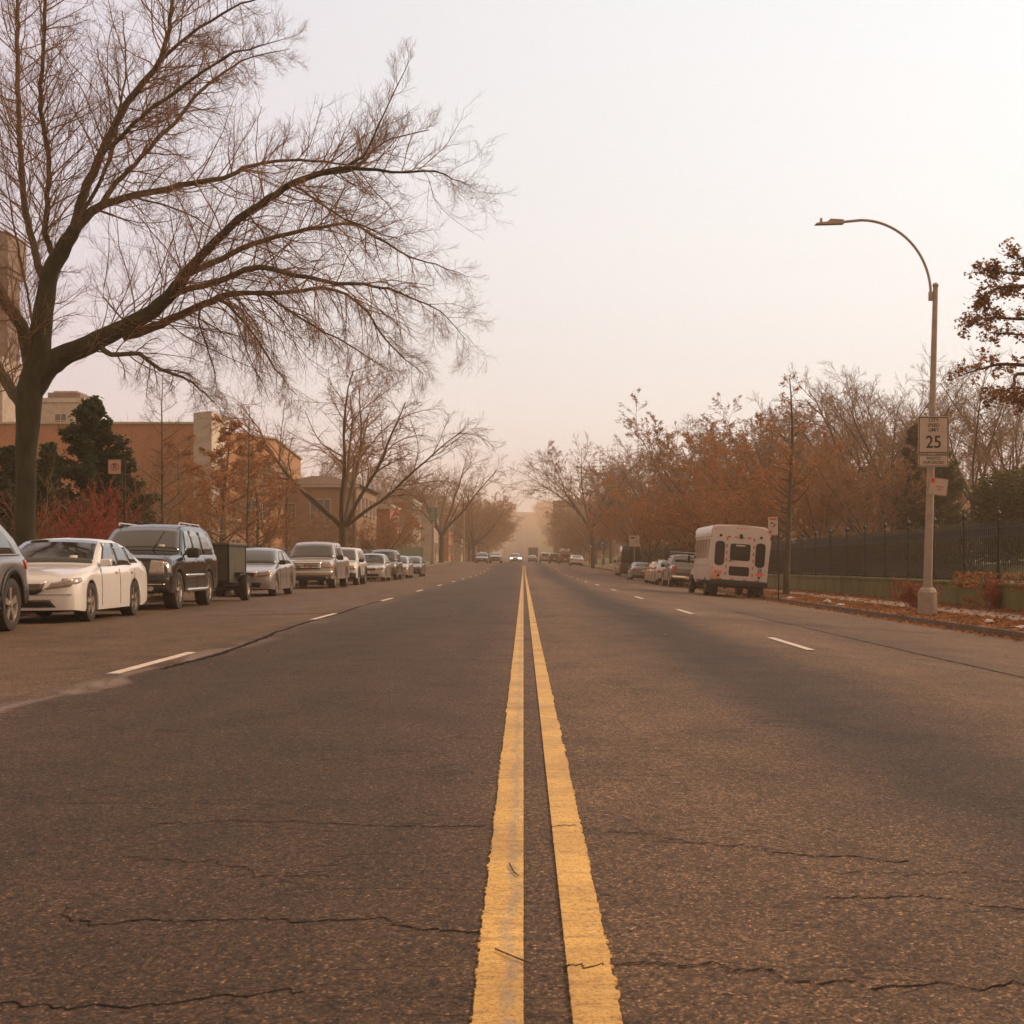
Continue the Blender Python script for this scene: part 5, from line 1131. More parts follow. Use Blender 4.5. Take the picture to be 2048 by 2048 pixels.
    def standard(s, root, pm, wsh, rgl, wins, pillar=.0):
        """windscreen (yb, xb, yt, xt), rear glass same, side windows as (y0b,y1b,y1t,y0t, zb, zt) lists"""
        yb, xb, yt, xt = wsh; s.patch(root, 'windscreen', M['glass'], [(-xb, yb), (xb, yb), (xt, yt), (-xt, yt)], 'top', .008, 12, 6)
        if rgl: yb, xb, yt, xt = rgl; s.patch(root, 'rear_window', M['glass'], [(-xb, yb), (xb, yb), (xt, yt), (-xt, yt)], 'top', .008, 10, 6)
        for (a, b, c, d, zb, zt) in wins: s.patch(root, 'side_window', M['glass'], [(a, zb), (b, zb), (c, zt), (d, zt)], 'side', .006, 6, 4, mirror=True)
def place(root, x, yc, rotz=0.):
    sl = (rz(x + .8, yc) - rz(x - .8, yc)) / 1.6; root.location = (x, yc, (rz(x + .8, yc) + rz(x - .8, yc)) / 2 + .001)
    pitch = (rz(x, yc + 1.5) - rz(x, yc - 1.5)) / 3
    root.rotation_euler = (pitch if rotz < 1 else -pitch, -math.atan(sl) if rotz < 1 else math.atan(sl), rotz)
def newcar(name, label, cat='car', group=None): return thing(name, (0, 0, 0), label, cat, group)

# white saloon
def white_sedan():
    c = Car(4.96, 1.88, [(0, .60), (.025, .68), (.08, .745), (.22, .80), (.5, .86), (1.0, .935), (1.40, .985), (1.85, 1.22), (2.3, 1.40), (2.6, 1.445), (3.1, 1.44), (3.6, 1.36), (4.2, 1.13), (4.3, 1.10), (4.85, 1.04), (4.96, .90)],
            [(0, .55), (.08, .70), (.22, .75), (.5, .79), (1.0, .87), (1.45, .925), (3.0, .95), (4.3, 1.01), (4.96, .86)], (.98, 3.76), .335, .19, nose=.22)
    pm = paint('pearl_white_paint', (.74, .70, .68), rough=.28); e = newcar('white_sedan', 'pearl white sedan parked behind the silver suv at the left edge')
    c.body(e, pm); c.wheel(e, 5); c.mirrors(e, 1.62, .98, pm); c.standard(e, pm, (1.45, .80, 2.30, .65), (4.22, .60, 3.35, .52),
        [(1.66, 2.72, 2.72, 2.28, .955, 1.375), (2.77, 3.56, 3.44, 2.77, .97, 1.375), (3.60, 4.08, 3.70, 3.48, 1.01, 1.31)])
    c.seam(e, (1.58, 2.74, 3.72), .26, .90); c.handles(e, (2.55, 3.55), .84, pm)
    c.patch(e, 'headlight', M['lamp'], [(.44, .57), (.84, .62), (.86, .73), (.54, .68)], 'front', .008, 8, 3, mirror=True)
    c.patch(e, 'headlight', M['lamp'], [(.02, .64), (.36, .70), (.34, .76), (.02, .74)], 'side', .006, 5, 3, mirror=True)
    c.patch(e, 'grille', M['chrome'], [(-.38, .56), (.38, .56), (.46, .70), (-.46, .70)], 'front', .010, 10, 3); c.patch(e, 'grille', M['black'], [(-.30, .49), (.30, .49), (.42, .56), (-.42, .56)], 'front', .014, 10, 3)
    c.patch(e, 'air_intake', M['under'], [(-.60, .27), (.60, .27), (.52, .37), (-.52, .37)], 'front', .008, 10, 3); c.patch(e, 'air_intake', M['lamp'], [(-.50, .38), (.50, .38), (.54, .41), (-.54, .41)], 'front', .010, 10, 2)
    c.patch(e, 'bumper_seam', M['under'], [(-.84, .475), (.84, .475), (.84, .481), (-.84, .481)], 'front', .002, 14, 1)
    c.patch(e, 'inspection_sticker', M['plate'], [(.36, 1.56), (.50, 1.56), (.49, 1.64), (.36, 1.64)], 'top', .018, 2, 2)
    MB().box((0, -2.50, .41), (.30, .012, .13)).build('number_plate', M['plate'], e, smooth=False)
    c.patch(e, 'tail_lamp', M['redl'], [(.45, .72), (.84, .72), (.82, .88), (.5, .88)], 'rear', .008, 6, 3, mirror=True); return e, c
e, c = white_sedan(); place(e, -8.38, 24.05 + c.L / 2)
# big dark full size suv with chrome wedge grille
def big_suv(x, y0):
    c = Car(5.2, 2.0, [(0, .98), (.08, 1.10), (.4, 1.17), (1.35, 1.23), (1.75, 1.52), (2.15, 1.80), (2.4, 1.86), (3.0, 1.885), (4.3, 1.88), (4.75, 1.82), (4.95, 1.62), (5.14, 1.20), (5.2, 1.0)],
            [(0, .92), (.3, 1.06), (1.35, 1.13), (3, 1.17), (5.2, 1.19)], (.98, 3.98), .405, .36, tum=.30, nose=.12, arch=.07, wt=.27, hoodin=.14)
    pm = paint('dark_paint', (.010, .0075, .006), rough=.18, coat=.38); e = newcar('black_suv', 'large black suv with chrome wedge grille behind the white sedan', 'suv')
    c.body(e, pm); c.wheel(e, 5, 'chrome'); c.mirrors(e, 1.72, 1.20, M['black'], (.26, .16, .22), .20)
    c.standard(e, pm, (1.40, .87, 2.12, .72), None, [(1.80, 2.62, 2.62, 2.20, 1.20, 1.73), (2.70, 3.50, 3.50, 2.70, 1.21, 1.75), (3.60, 4.72, 4.50, 3.60, 1.22, 1.73)])
    c.patch(e, 'rear_window', M['glass'], [(-.7, 1.25), (.7, 1.25), (.6, 1.7), (-.6, 1.7)], 'rear', .01, 6, 3)
    c.seam(e, (1.55, 2.66, 3.55), .46, 1.12); c.handles(e, (2.45, 3.35), 1.03, M['chrome'])
    c.patch(e, 'headlight', M['lamp'], [(.56, .76), (.88, .76), (.86, 1.05), (.60, 1.07)], 'front', .010, 6, 5, mirror=True); c.patch(e, 'headlight', M['lamp'], [(.02, .78), (.16, .78), (.14, 1.02), (.02, 1.04)], 'side', .008, 4, 4, mirror=True)
    c.patch(e, 'grille', M['chrome'], [(-.20, .72), (.20, .72), (.40, 1.05), (-.40, 1.05)], 'front', .012, 10, 4); c.patch(e, 'grille', M['iron'], [(-.17, .755), (.17, .755), (.34, 1.015), (-.34, 1.015)], 'front', .020, 10, 4)
    c.patch(e, 'bumper', M['black'], [(-.98, .40), (.98, .40), (.98, .70), (-.98, .70)], 'front', .03, 14, 4); c.patch(e, 'bumper_strip', M['chrome'], [(-.70, .545), (.90, .545), (.90, .560), (-.70, .560)], 'front', .052, 12, 1)
    for sg in (-1, 1): MB().cyl((sg * .62, -2.60, .46), (sg * .62, -2.68, .46), .055, n=14).build('fog_lamp', M['lamp'], e)
    for sg in (-1, 1):
        b = MB(); b.cyl((sg * 1.02, -1.1, .40), (sg * 1.02, .90, .40), .04, n=10); b.box((sg * .98, -1.0, .42), (.12, .06, .04)); b.box((sg * .98, .8, .42), (.12, .06, .04)); b.build('running_board', M['chrome'], e)
        b = MB(); b.cyl((sg * .68, -.3, 1.915), (sg * .68, 1.75, 1.905), .018, n=8)
        for q in (-.28, .8, 1.7): b.box((sg * .68, q, 1.89), (.035, .08, .05))
        b.build('roof_rail', M['chrome'], e)
    c.patch(e, 'side_moulding', M['chrome'], [(1.5, .70), (3.5, .70), (3.5, .76), (1.5, .76)], 'side', .012, 8, 1, mirror=True)
    c.patch(e, 'inspection_sticker', M['plate'], [(.40, 1.50), (.54, 1.50), (.53, 1.56), (.40, 1.56)], 'top', .018, 2, 2)
    MB().cyl((.30, -1.25, 1.30), (.42, -.62, 1.72), .012, n=6).build('wiper', M['black'], e)
    place(e, x, y0 + c.L / 2)
big_suv(-8.50, 30.7)
# silver suv cut by the left edge, seen from behind its rear wheel
def silver_suv(x, y0):
    c = Car(4.82, 1.94, [(0, .9), (.1, 1.0), (1.2, 1.12), (1.9, 1.62), (2.3, 1.74), (3.4, 1.74), (3.95, 1.66), (4.35, 1.42), (4.62, 1.15), (4.82, .98)], [(0, .85), (1.2, 1.04), (3, 1.09), (4.6, 1.10), (4.82, .9)], (.95, 3.86), .395, .34, tum=.36, arch=.075, wt=.26, plan=(.8, .45, .90, .5))
    pm = paint('silver_paint', (.17, .15, .152), .35, .30); e = newcar('silver_suv', 'silver suv with black wheel arch cut off by the left picture edge', 'suv')
    c.body(e, pm); c.wheel(e, 5); c.mirrors(e, 1.55, 1.12, M['black']); c.arch_trim(e, M['black'], .085)
    c.standard(e, pm, (1.28, .68, 1.95, .55), (4.58, .60, 4.02, .54), [(1.6, 2.35, 2.35, 2.0, 1.12, 1.60), (2.43, 3.25, 3.2, 2.43, 1.125, 1.61), (3.33, 4.22, 3.86, 3.33, 1.15, 1.56)])
    c.seam(e, (2.39, 3.30), .42, 1.05); c.handles(e, (2.2, 3.12), .98, M['chrome']); c.patch(e, 'window_trim', M['chrome'], [(1.6, 1.095), (4.4, 1.13), (4.4, 1.145), (1.6, 1.11)], 'side', .012, 10, 1, mirror=True)
    c.patch(e, 'side_cladding', M['black'], [(1.45, .35), (3.35, .35), (3.35, .52), (1.45, .52)], 'side', .014, 8, 3, mirror=True); c.patch(e, 'side_cladding', M['black'], [(4.36, .36), (4.72, .46), (4.72, .66), (4.30, .66)], 'side', .014, 6, 3, mirror=True)
    c.patch(e, 'tail_lamp', M['redl'], [(4.50, .92), (4.80, .92), (4.78, 1.04), (4.46, 1.06)], 'side', .010, 5, 3, mirror=True); c.patch(e, 'headlight', M['lamp'], [(.5, .72), (.85, .72), (.85, .88), (.55, .88)], 'front', .01, 5, 3, mirror=True)
    c.patch(e, 'bumper', M['black'], [(-.9, .42), (.9, .42), (.9, .66), (-.9, .66)], 'rear', .02, 8, 3); place(e, x, y0 + c.L / 2)
silver_suv(-8.53, 17.62)
# cargo trailer between the suv and the next sedan
def trailer(x, yc):
    e = newcar('box_trailer', 'small dark green box trailer hitched behind the black suv', 'trailer'); pm = mat('trailer_paint', (.050, .045, .028), .6, (.07, .058, .035), 3)
    MB().box((0, 0, .98), (1.62, 2.3, .98), bev=.02, seg=1).build('body', pm, e); b = MB()
    for sg in (-1, 1):
        for q in (-1.13, 1.13): b.box((sg * .80, q, .98), (.05, .05, 1.0))
        b.box((sg * .815, 0, 1.46), (.03, 2.3, .05)); b.box((sg * .815, 0, .52), (.03, 2.3, .06))
    b.box((0, -1.16, 1.47), (1.64, .03, .05)); b.box((0, -1.16, .52), (1.64, .03, .06)); b.box((.18, -1.158, .75), (.6, .02, .45)); b.build('frame', M['black'], e, smooth=False)
    MB().box((0, 0, 1.50), (1.68, 2.36, .06), bev=.01, seg=1).build('lid', mat('trailer_lid', (.12, .10, .06), .6), e); MB().box((0, 0, .42), (1.3, 2.2, .08)).cyl((0, -1.1, .42), (0, -1.9, .42), .035, n=6).cyl((-.95, .25, .34), (.95, .25, .34), .03, n=6).build('chassis', M['black'], e, smooth=False)
    for sg in (-1, 1):
        t = MB().lathe([(.19, 0), (.27, .012), (.33, 0), (.345, -.03), (.345, -.17), (.33, -.2), (.1, -.2)], 26, 'X').build('wheel', M['tyre'], e); t.location = (sg * 1.06, .25, .345); t.scale = (sg, 1, 1); MB().lathe([(.2, -.005), (.16, -.03), (.05, -.02), (.001, -.02)], 16, 'X').build('rim', M['rim'], t)
        MB().box((sg * .95, -.03, .74), (.24, .86, .03), bev=.01, seg=1).build('mudguard', M['black'], e)
    place(e, x, yc)
trailer(-8.42, 38.6)
# generic saloon / hatch / suv / pickup, facing the viewer on the left kerb or away on the right kerb
def sedan(name, label, x, yfront, pm, H=1.47, L=4.85, W=1.84, rot=0., lights=None, cat='car', grp=None, chrome=True, taxi=False, low=False):
    k = H / 1.47; c = Car(L, W, [(0, .58), (.025, .66), (.08, .72), (.22, .77), (.5, .83), (1.1, .93), (1.4, .98), (1.9, 1.26 * k), (2.25, 1.41 * k), (2.6, 1.46 * k), (3.1, 1.45 * k), (3.55, 1.37 * k), (4.1, 1.13), (4.25, 1.09), (L - .1, 1.03), (L, .92)],
            [(0, .53), (.08, .67), (.22, .71), (.5, .76), (1.1, .86), (1.45, .92), (3.0, .96), (4.2, 1.0), (L, .88)], (.96, 3.72), .325, .20)
    e = newcar(name, label, cat, grp); c.body(e, pm); c.wheel(e, 5 if chrome else 9); c.mirrors(e, 1.62, .99, pm if chrome else M['black'])
    c.standard(e, pm, (1.44, .78, 2.25, .64), (4.12, .62, 3.32, .52), [(1.66, 2.66, 2.66, 2.26, .97, 1.37 * k), (2.72, 3.86, 3.44, 2.72, .985, 1.37 * k)])
    c.seam(e, (1.58, 2.70, 3.66), .28, .90); c.handles(e, (2.5, 3.48), .86, pm)
    c.patch(e, 'headlight', lights or M['lamp'], [(.46, .60), (.84, .62), (.84, .76), (.50, .73)], 'front', .01, 6, 3, mirror=True); c.patch(e, 'headlight', M['lamp'], [(.03, .64), (.30, .70), (.28, .77), (.03, .76)], 'side', .008, 4, 3, mirror=True)
    c.patch(e, 'grille', M['chrome'], [(-.40, .585), (.40, .585), (.48, .745), (-.48, .745)], 'front', .010, 8, 3); c.patch(e, 'grille', M['black'], [(-.36, .61), (.36, .61), (.43, .715), (-.43, .715)], 'front', .018, 8, 3)
    c.patch(e, 'air_intake', M['under'], [(-.55, .28), (.55, .28), (.60, .42), (-.60, .42)], 'front', .008, 8, 3); MB().box((0, -L / 2 - .025, .50), (.30, .012, .14)).build('number_plate', M['plate'], e, smooth=False)
    c.patch(e, 'tail_lamp', lights if (rot > 1 and lights) else M['redl'], [(.42, .78), (.86, .76), (.84, .92), (.46, .92)], 'rear', .010, 6, 3, mirror=True)
    c.patch(e, 'rear_bumper', M['black'], [(-.75, .32), (.75, .32), (.78, .44), (-.78, .44)], 'rear', .012, 8, 3); MB().box((0, L / 2 + .02, .80), (.32, .012, .15)).build('number_plate', M['plate'], e, smooth=False)
    if taxi: MB().box((0, .0, H + .09), (.50, .16, .14), bev=.03).build('roof_light', M['white'], e)
    place(e, x, yfront + L / 2, rot); return e, c
def suv(name, label, x, yfront, pm, H=1.76, L=4.6, W=1.86, rot=0., rack=True, cat='suv', grp=None, lower=None, lights=None, rims='rim'):
    k = H / 1.76; c = Car(L, W, [(0, .84), (.08, .95), (.4, 1.02), (1.1, 1.10), (1.5, 1.40 * k), (1.85, 1.66 * k), (2.1, 1.73 * k), (3.6, 1.74 * k), (L - .35, 1.66 * k), (L - .10, 1.20), (L, .95)],
            [(0, .78), (.3, .90), (1.1, 1.00), (3, 1.04), (L, 1.04)], (.88, L - .95), .365, .29, tum=.28, nose=.14, arch=.065, wt=.24)
    e = newcar(name, label, cat, grp); c.body(e, pm); c.wheel(e, 5, rims); c.mirrors(e, 1.42, 1.06, M['black'] if lower else pm)
    c.standard(e, pm, (1.14, .79, 1.82, .64), None, [(1.5, 2.30, 2.30, 1.9, 1.06, 1.60 * k), (2.38, 3.2, 3.2, 2.38, 1.07, 1.61 * k), (3.28, L - .55, L - .70, 3.28, 1.09, 1.59 * k)])
    c.patch(e, 'rear_window', M['glass'], [(-.62, 1.12), (.62, 1.12), (.56, 1.58 * k), (-.56, 1.58 * k)], 'rear', .012, 6, 4)
    c.seam(e, (1.3, 2.34, 3.24), .38, 1.0); c.handles(e, (2.15, 3.05), .93, pm)
    if lower: c.arch_trim(e, lower, .06); c.patch(e, 'side_cladding', lower, [(1.4, .30), (L - 1.5, .30), (L - 1.5, .46), (1.4, .46)], 'side', .014, 8, 2, mirror=True); c.patch(e, 'bumper', lower, [(-.88, .32), (.88, .32), (.88, .56), (-.88, .56)], 'front', .02, 10, 3)
    c.patch(e, 'headlight', lights or M['lamp'], [(.46, .70), (.84, .70), (.84, .88), (.50, .88)], 'front', .01, 6, 3, mirror=True); c.patch(e, 'grille', M['black'], [(-.40, .66), (.40, .66), (.44, .86), (-.44, .86)], 'front', .012, 8, 3)
    c.patch(e, 'air_intake', M['under'], [(-.5, .38), (.5, .38), (.5, .52), (-.5, .52)], 'front', .03, 8, 2); c.patch(e, 'tail_lamp', M['redl'], [(.68, .88), (.86, .88), (.80, 1.22), (.70, 1.22)], 'rear', .012, 3, 5, mirror=True)
    MB().box((0, -L / 2 - .03, .58), (.30, .012, .14)).build('number_plate', M['plate'], e, smooth=False); MB().box((0, L / 2 + .02, .72), (.32, .012, .15)).build('number_plate', M['plate'], e, smooth=False); c.patch(e, 'rear_bumper', M['black'], [(-.8, .36), (.8, .36), (.8, .56), (-.8, .56)], 'rear', .02, 8, 2)
    if rack:
        for sg in (-1, 1): MB().cyl((sg * .58, -.1, H + .03), (sg * .58, L / 2 - .6, H + .03), .018, n=6).cyl((sg * .58, -.1, H - .03), (sg * .58, -.1, H + .03), .018, n=6).cyl((sg * .58, L / 2 - .6, H - .06), (sg * .58, L / 2 - .6, H + .03), .018, n=6).build('roof_rail', M['black'], e)
    place(e, x, yfront + L / 2, rot); return e, c
def pickup(name, label, x, yfront, pm, H=1.86, L=5.85, W=2.0, rot=0., badge=None, rack=False, bars=True):
    k = H / 1.86; c = Car(L, W, [(0, 1.0), (.06, 1.08), (.4, 1.13), (1.3, 1.19), (1.65, 1.46 * k), (2.0, 1.74 * k), (2.25, 1.83 * k), (3.9, 1.84 * k), (4.15, 1.72 * k), (4.22, 1.30), (L, 1.27)],
            [(0, .94), (.3, 1.03), (1.3, 1.11), (4.2, 1.15), (L, 1.16)], (.95, 4.62), .395, .36, tum=.27, nose=.13, arch=.07, wt=.27, hoodin=.12)
    e = newcar(name, label, 'pickup truck'); c.body(e, pm); c.wheel(e, 5); c.mirrors(e, 1.66, 1.18, M['black'], (.24, .14, .20), .17)
    c.standard(e, pm, (1.34, .88, 1.98, .71), None, [(1.72, 2.55, 2.55, 2.08, 1.18, 1.71 * k), (2.65, 3.75, 3.70, 2.65, 1.19, 1.72 * k)])
    c.patch(e, 'rear_window', M['glass'], [(-.64, 4.20), (.64, 4.20), (.58, 4.0), (-.58, 4.0)], 'top', .01, 6, 3)
    c.seam(e, (1.5, 2.6, 4.0, 4.26), .46, 1.10); c.handles(e, (2.4, 3.5), 1.02, pm)
    c.patch(e, 'headlight', M['lamp'], [(.56, .80), (.92, .80), (.92, 1.02), (.58, 1.02)], 'front', .012, 6, 4, mirror=True); c.patch(e, 'headlight', M['amber'], [(.02, .80), (.12, .80), (.12, 1.0), (.02, 1.0)], 'side', .008, 3, 3, mirror=True)
    c.patch(e, 'grille', M['chrome'], [(-.54, .74), (.54, .74), (.54, 1.04), (-.54, 1.04)], 'front', .012, 8, 4)
    for j in range(3): c.patch(e, 'grille', M['black'], [(-.50, .775 + j * .085), (.50, .775 + j * .085), (.50, .825 + j * .085), (-.50, .825 + j * .085)], 'front', .024, 8, 1)
    if badge: text('badge', badge, .13, M['signr'], e, (0, -L / 2 - .045, .89), ext=.006)
    c.patch(e, 'bumper', M['rim'] if not rack else M['chrome'], [(-.98, .50), (.98, .50), (.98, .68), (-.98, .68)], 'front', .035, 12, 3); c.patch(e, 'air_intake', M['under'], [(-.9, .32), (.9, .32), (.9, .48), (-.9, .48)], 'front', .03, 12, 2)
    for sg in (-1, 1): MB().cyl((sg * .78, -L / 2 + .02, .44), (sg * .78, -L / 2 - .05, .44), .06, n=12).build('fog_lamp', M['lamp'], e)
    c.patch(e, 'tailgate', pm, [(-.74, .72), (.74, .72), (.74, 1.22), (-.74, 1.22)], 'rear', .014, 8, 3); c.patch(e, 'tail_lamp', M['redl'], [(.80, .80), (.95, .80), (.95, 1.20), (.80, 1.20)], 'rear', .014, 3, 5, mirror=True)
    c.patch(e, 'rear_bumper', M['chrome'], [(-.95, .50), (.95, .50), (.95, .66), (-.95, .66)], 'rear', .06, 10, 2); MB().box((0, L / 2 + .09, .58), (.32, .012, .15)).build('number_plate', M['plate'], e, smooth=False)
    if rack:
        b = MB()
        for q in (-.6, .9): b.cyl((-.78, q, H + .14), (.78, q, H + .14), .03, n=6)
        for sg in (-1, 1): b.cyl((sg * .74, -.7, H + .14), (sg * .74, 1.0, H + .14), .025, n=6); b.cyl((sg * .74, -.6, H - .1), (sg * .74, -.6, H + .14), .02, n=6); b.cyl((sg * .74, .9, H - .1), (sg * .74, .9, H + .14), .02, n=6)
        b.build('roof_rack', M['galv'], e)
    place(e, x, yfront + L / 2, rot); return e, c
SILV = lambda n, v: paint(n, (v * 1.06, v * .93, v * .86), .45, .30)
e, c = sedan('beige_sedan', 'champagne silver sedan with dark grille between trailer and pickup', -8.38, 43.0, SILV('champagne', .27), chrome=False)
b = MB()
for sg in (-1, 1): b.box((sg * .035, -c.L / 2 - .028, .665), (.014, .012, .08))
b.box((0, -c.L / 2 - .028, .665), (.06, .012, .014)); b.build('badge', M['chrome'], e, smooth=False)
pickup('silver_pickup', 'silver pickup truck with three bar grille and red badge on the left kerb', -8.42, 56.4, SILV('silver_metallic', .36), badge='GMC')
suv('white_suv', 'white suv with black lower bumper behind the silver pickup', -8.35, 64.6, paint('white_gloss', (.62, .56, .52)), H=1.72, lower=M['black'])
sedan('silver_car', 'small silver car between the white suv and dark suv', -8.3, 77.2, SILV('silver_pale', .42), H=1.50, L=4.5, W=1.78)
suv('dark_suv', 'dark brown suv half hidden behind the small silver car', -8.3, 84.2, paint('dark_brown', (.075, .058, .048), .2), H=1.80, L=4.8)
sedan('beige_sedan', 'pale beige sedan second from the far end of the left parked row', -8.25, 92.2, SILV('pale_beige', .36), H=1.45)
sedan('black_sedan', 'black sedan last in the left parked row before the crossing', -8.2, 103.6, paint('black_gloss', (.030, .026, .024)), H=1.46)
# right kerb, facing away
pickup('grey_pickup', 'silver grey pickup with roof rack parked ahead of the white bus', 9.35, 82.6, SILV('grey_metallic', .17), rot=math.pi, rack=True, H=1.90)
sedan('silver_car', 'silver car squeezed between the grey pickup and yellow taxi', 9.15, 90.6, SILV('silver_mid', .34), H=1.55, L=4.4, rot=math.pi)
sedan('yellow_taxi', 'yellow taxi parked on the right between silver car and black sedan', 9.35, 97.0, paint('taxi_yellow', (.66, .34, .035)), H=1.50, rot=math.pi, taxi=True)
sedan('dark_sedan', 'dark sedan with pale boot lid in front of the black van', 9.4, 114.5, SILV('graphite', .16), H=1.46, rot=math.pi)
def van(name, label, x, yrear, pm, H=2.95, L=6.0, W=2.05, rot=math.pi):
    c = Car(L, W, [(0, .98), (.1, 1.08), (.8, 1.22), (1.5, 1.95), (2.1, H - .12), (2.6, H), (L - .15, H - .02), (L, H - .16)], [(0, .9), (.8, 1.15), (1.4, 1.22), (L, 1.24)], (.95, L - 1.2), .36, .30, tum=.10, nose=.2, plan=(.8, .5, .97, .3))
    e = newcar(name, label, 'van'); c.body(e, pm); c.wheel(e, 9); c.mirrors(e, 1.3, 1.3, M['black'], (.2, .14, .3), .2); c.standard(e, pm, (.86, .72, 1.9, .68), None, [(1.15, 2.1, 2.1, 1.6, 1.28, 1.95), (2.4, 5.2, 5.2, 2.4, 1.35, 2.0)])
    c.patch(e, 'rear_window', M['dark_glass'], [(-.86, 1.30), (-.04, 1.30), (-.04, H - .35), (-.84, H - .35)], 'rear', .012, 4, 4); c.patch(e, 'rear_window', M['dark_glass'], [(.04, 1.30), (.86, 1.30), (.84, H - .35), (.04, H - .35)], 'rear', .012, 4, 4)
    c.patch(e, 'door_seam', M['under'], [(-.008, .5), (.008, .5), (.008, H - .2), (-.008, H - .2)], 'rear', .003, 1, 4); c.patch(e, 'tail_lamp', M['redl'], [(.84, .8), (.95, .8), (.95, 1.25), (.84, 1.25)], 'rear', .012, 3, 4, mirror=True)
    c.patch(e, 'rear_bumper', M['black'], [(-.95, .34), (.95, .34), (.95, .58), (-.95, .58)], 'rear', .04, 8, 2); MB().box((-.5, L / 2 + .02, .9), (.32, .012, .15)).build('number_plate', M['plate'], e, smooth=False); place(e, x, yrear + L / 2, rot); return e
van('black_van', 'tall black van standing beyond the dark sedan on the right', 9.75, 133, paint('van_black', (.018, .014, .010)))

# white shuttle bus
def bus(x, yrear):
    e = newcar('shuttle_bus', 'white shuttle bus with rear emergency door parked at the right kerb', 'bus'); W_, L_, H_ = 2.30, 6.7, 2.86; z0 = .62
    wp = mat('bus_white', (.56, .47, .44), .4, (.51, .425, .395), 1.2, coat=.3)
    # cross-section with slanted roof shoulders, extruded along the length, rear at +y
    half = [(W_ / 2 - .02, z0), (W_ / 2, z0 + .1), (W_ / 2, 1.45), (W_ / 2 - .02, 2.35), (W_ / 2 + .015, 2.37), (W_ / 2 + .015, 2.66), (W_ / 2 - .05, 2.78), (W_ / 2 - .22, 2.85), (0, H_ + .02)]
    prof_ = [(a, b) for a, b in half] + [(-a, b) for a, b in half[-2::-1]]
    b = MB(); b.ext([(a, -L_ / 2 + 1.3, q) for a, q in prof_], (0, L_ - 1.3, 0))
    bmesh.ops.bevel(b.bm, geom=[ed for ed in b.bm.edges if all(v.co.y > L_ / 2 - .01 for v in ed.verts)], offset=.07, segments=3, affect='EDGES'); b.build('body', wp, e)
    b = MB(); b.ext([(1.0, -L_ / 2 - 1.0, .5), (1.0, -L_ / 2 - 1.0, .95), (1.0, -L_ / 2 + .1, 1.15), (1.0, -L_ / 2 + .7, 1.85), (1.0, -L_ / 2 + 1.4, 2.0), (1.0, -L_ / 2 + 1.4, .5)], (-2.0, 0, 0)); b.build('cab', wp, e)
    b = MB(); b.ext([(.9, -L_ / 2 + .13, 1.22), (.9, -L_ / 2 + .64, 1.80), (.9, -L_ / 2 + .60, 1.83), (.9, -L_ / 2 + .09, 1.24)], (-1.8, 0, 0)); b.build('windscreen', M['glass'], e, smooth=False)
    for sg in (-1, 1):
        for k in range(5):
            y = -L_ / 2 + 1.75 + k * .96; b = MB(); b.box((sg * (W_ / 2 - .01 - (0.006)), y, 1.88), (.035, .88, .78), bev=.0); b.build('side_window', M['glass'], e, smooth=False)
        MB().box((sg * (W_ / 2 + .006), .6, 1.20), (.012, L_ - 1.5, .02)).build('side_trim', M['galv'], e, smooth=False)
        MB().box((sg * (W_ / 2 + .006), L_ / 2 - .15, .95), (.012, .12, .08)).build('marker_lamp', M['amber'], e, smooth=False)
    Y = L_ / 2
    def rw(name, x_, z_, w_, h, m_, dy=.012, th=.02, r_=.08, par=None): return rrect(MB(), w_, h, th, (x_, Y + dy - th, z_), min(r_, w_ * .49, h * .49)).build(name, m_, par or e, smooth=False)
    for sg in (-1, 1):
        rw('rear_window', sg * .80, 1.74, .34, .92, M['dark_glass'], .016, .03, .13); fr = MB(); 
        rw('window_gasket', sg * .80, 1.72, .39, .97, M['black'], .006, .02, .15)
    d = rw('emergency_door', 0, 1.52, .98, 1.66, wp, .012, .03, .03); rw('door_window', 0, 1.80, .80, .66, M['dark_glass'], .026, .02, .08, d); rw('door_window', 0, 1.05, .80, .36, M['dark_glass'], .026, .02, .06, d); MB().box((0, Y + .035, 2.06), (.36, .012, .05)).build('door_sign', M['white'], d, smooth=False); MB().box((.36, Y + .05, 1.44), (.12, .04, .03)).build('handle', M['black'], d)
    b = MB(); c_ = MB()
    for (xa, za, xb, zb) in ((-.53, .72, -.53, 2.38), (.53, .72, .53, 2.38), (-.53, 2.39, .53, 2.39)):
        n = 12 if xa == xb else 8
        for k in range(n):
            t = (k + .5) / n; q = (xa + (xb - xa) * t, Y + .012, za + (zb - za) * t); dd = (.05, .006, (zb - za) / n - .004) if xa == xb else ((xb - xa) / n - .004, .006, .05); (b if k % 2 else c_).box(q, dd)
    for k in range(4): b.box((-.75 + k * .5, Y + .012, .72), (.16, .006, .05))
    b.build('reflective_tape', M['signr'], e, smooth=False); c_.build('reflective_tape', M['white'], e, smooth=False)
    for sg in (-1, 1):
        for dx in (0, .17): b = MB().cyl((sg * (.74 + dx), Y - .02, .98), (sg * (.74 + dx), Y + .035, .98), .072, n=16).build('tail_lamp', M['redlit'], e)
        MB().cyl((sg * .80, Y - .02, .84), (sg * .80, Y + .03, .84), .05, n=14).build('reverse_lamp', M['iron'], e); MB().cyl((sg * .80, Y - .02, 2.42), (sg * .80, Y + .02, 2.42), .055, n=14).build('warning_lamp', M['iron'], e)
        MB().box((sg * 1.05, Y + .0, 1.12), (.05, .04, .05)).build('marker_lamp', M['redl'], e, smooth=False)
    for dx in (-.16, 0, .16): MB().box((dx, Y - .015, 2.745), (.09, .06, .04), bev=.01, seg=1).build('marker_lamp', M['redlit'], e)
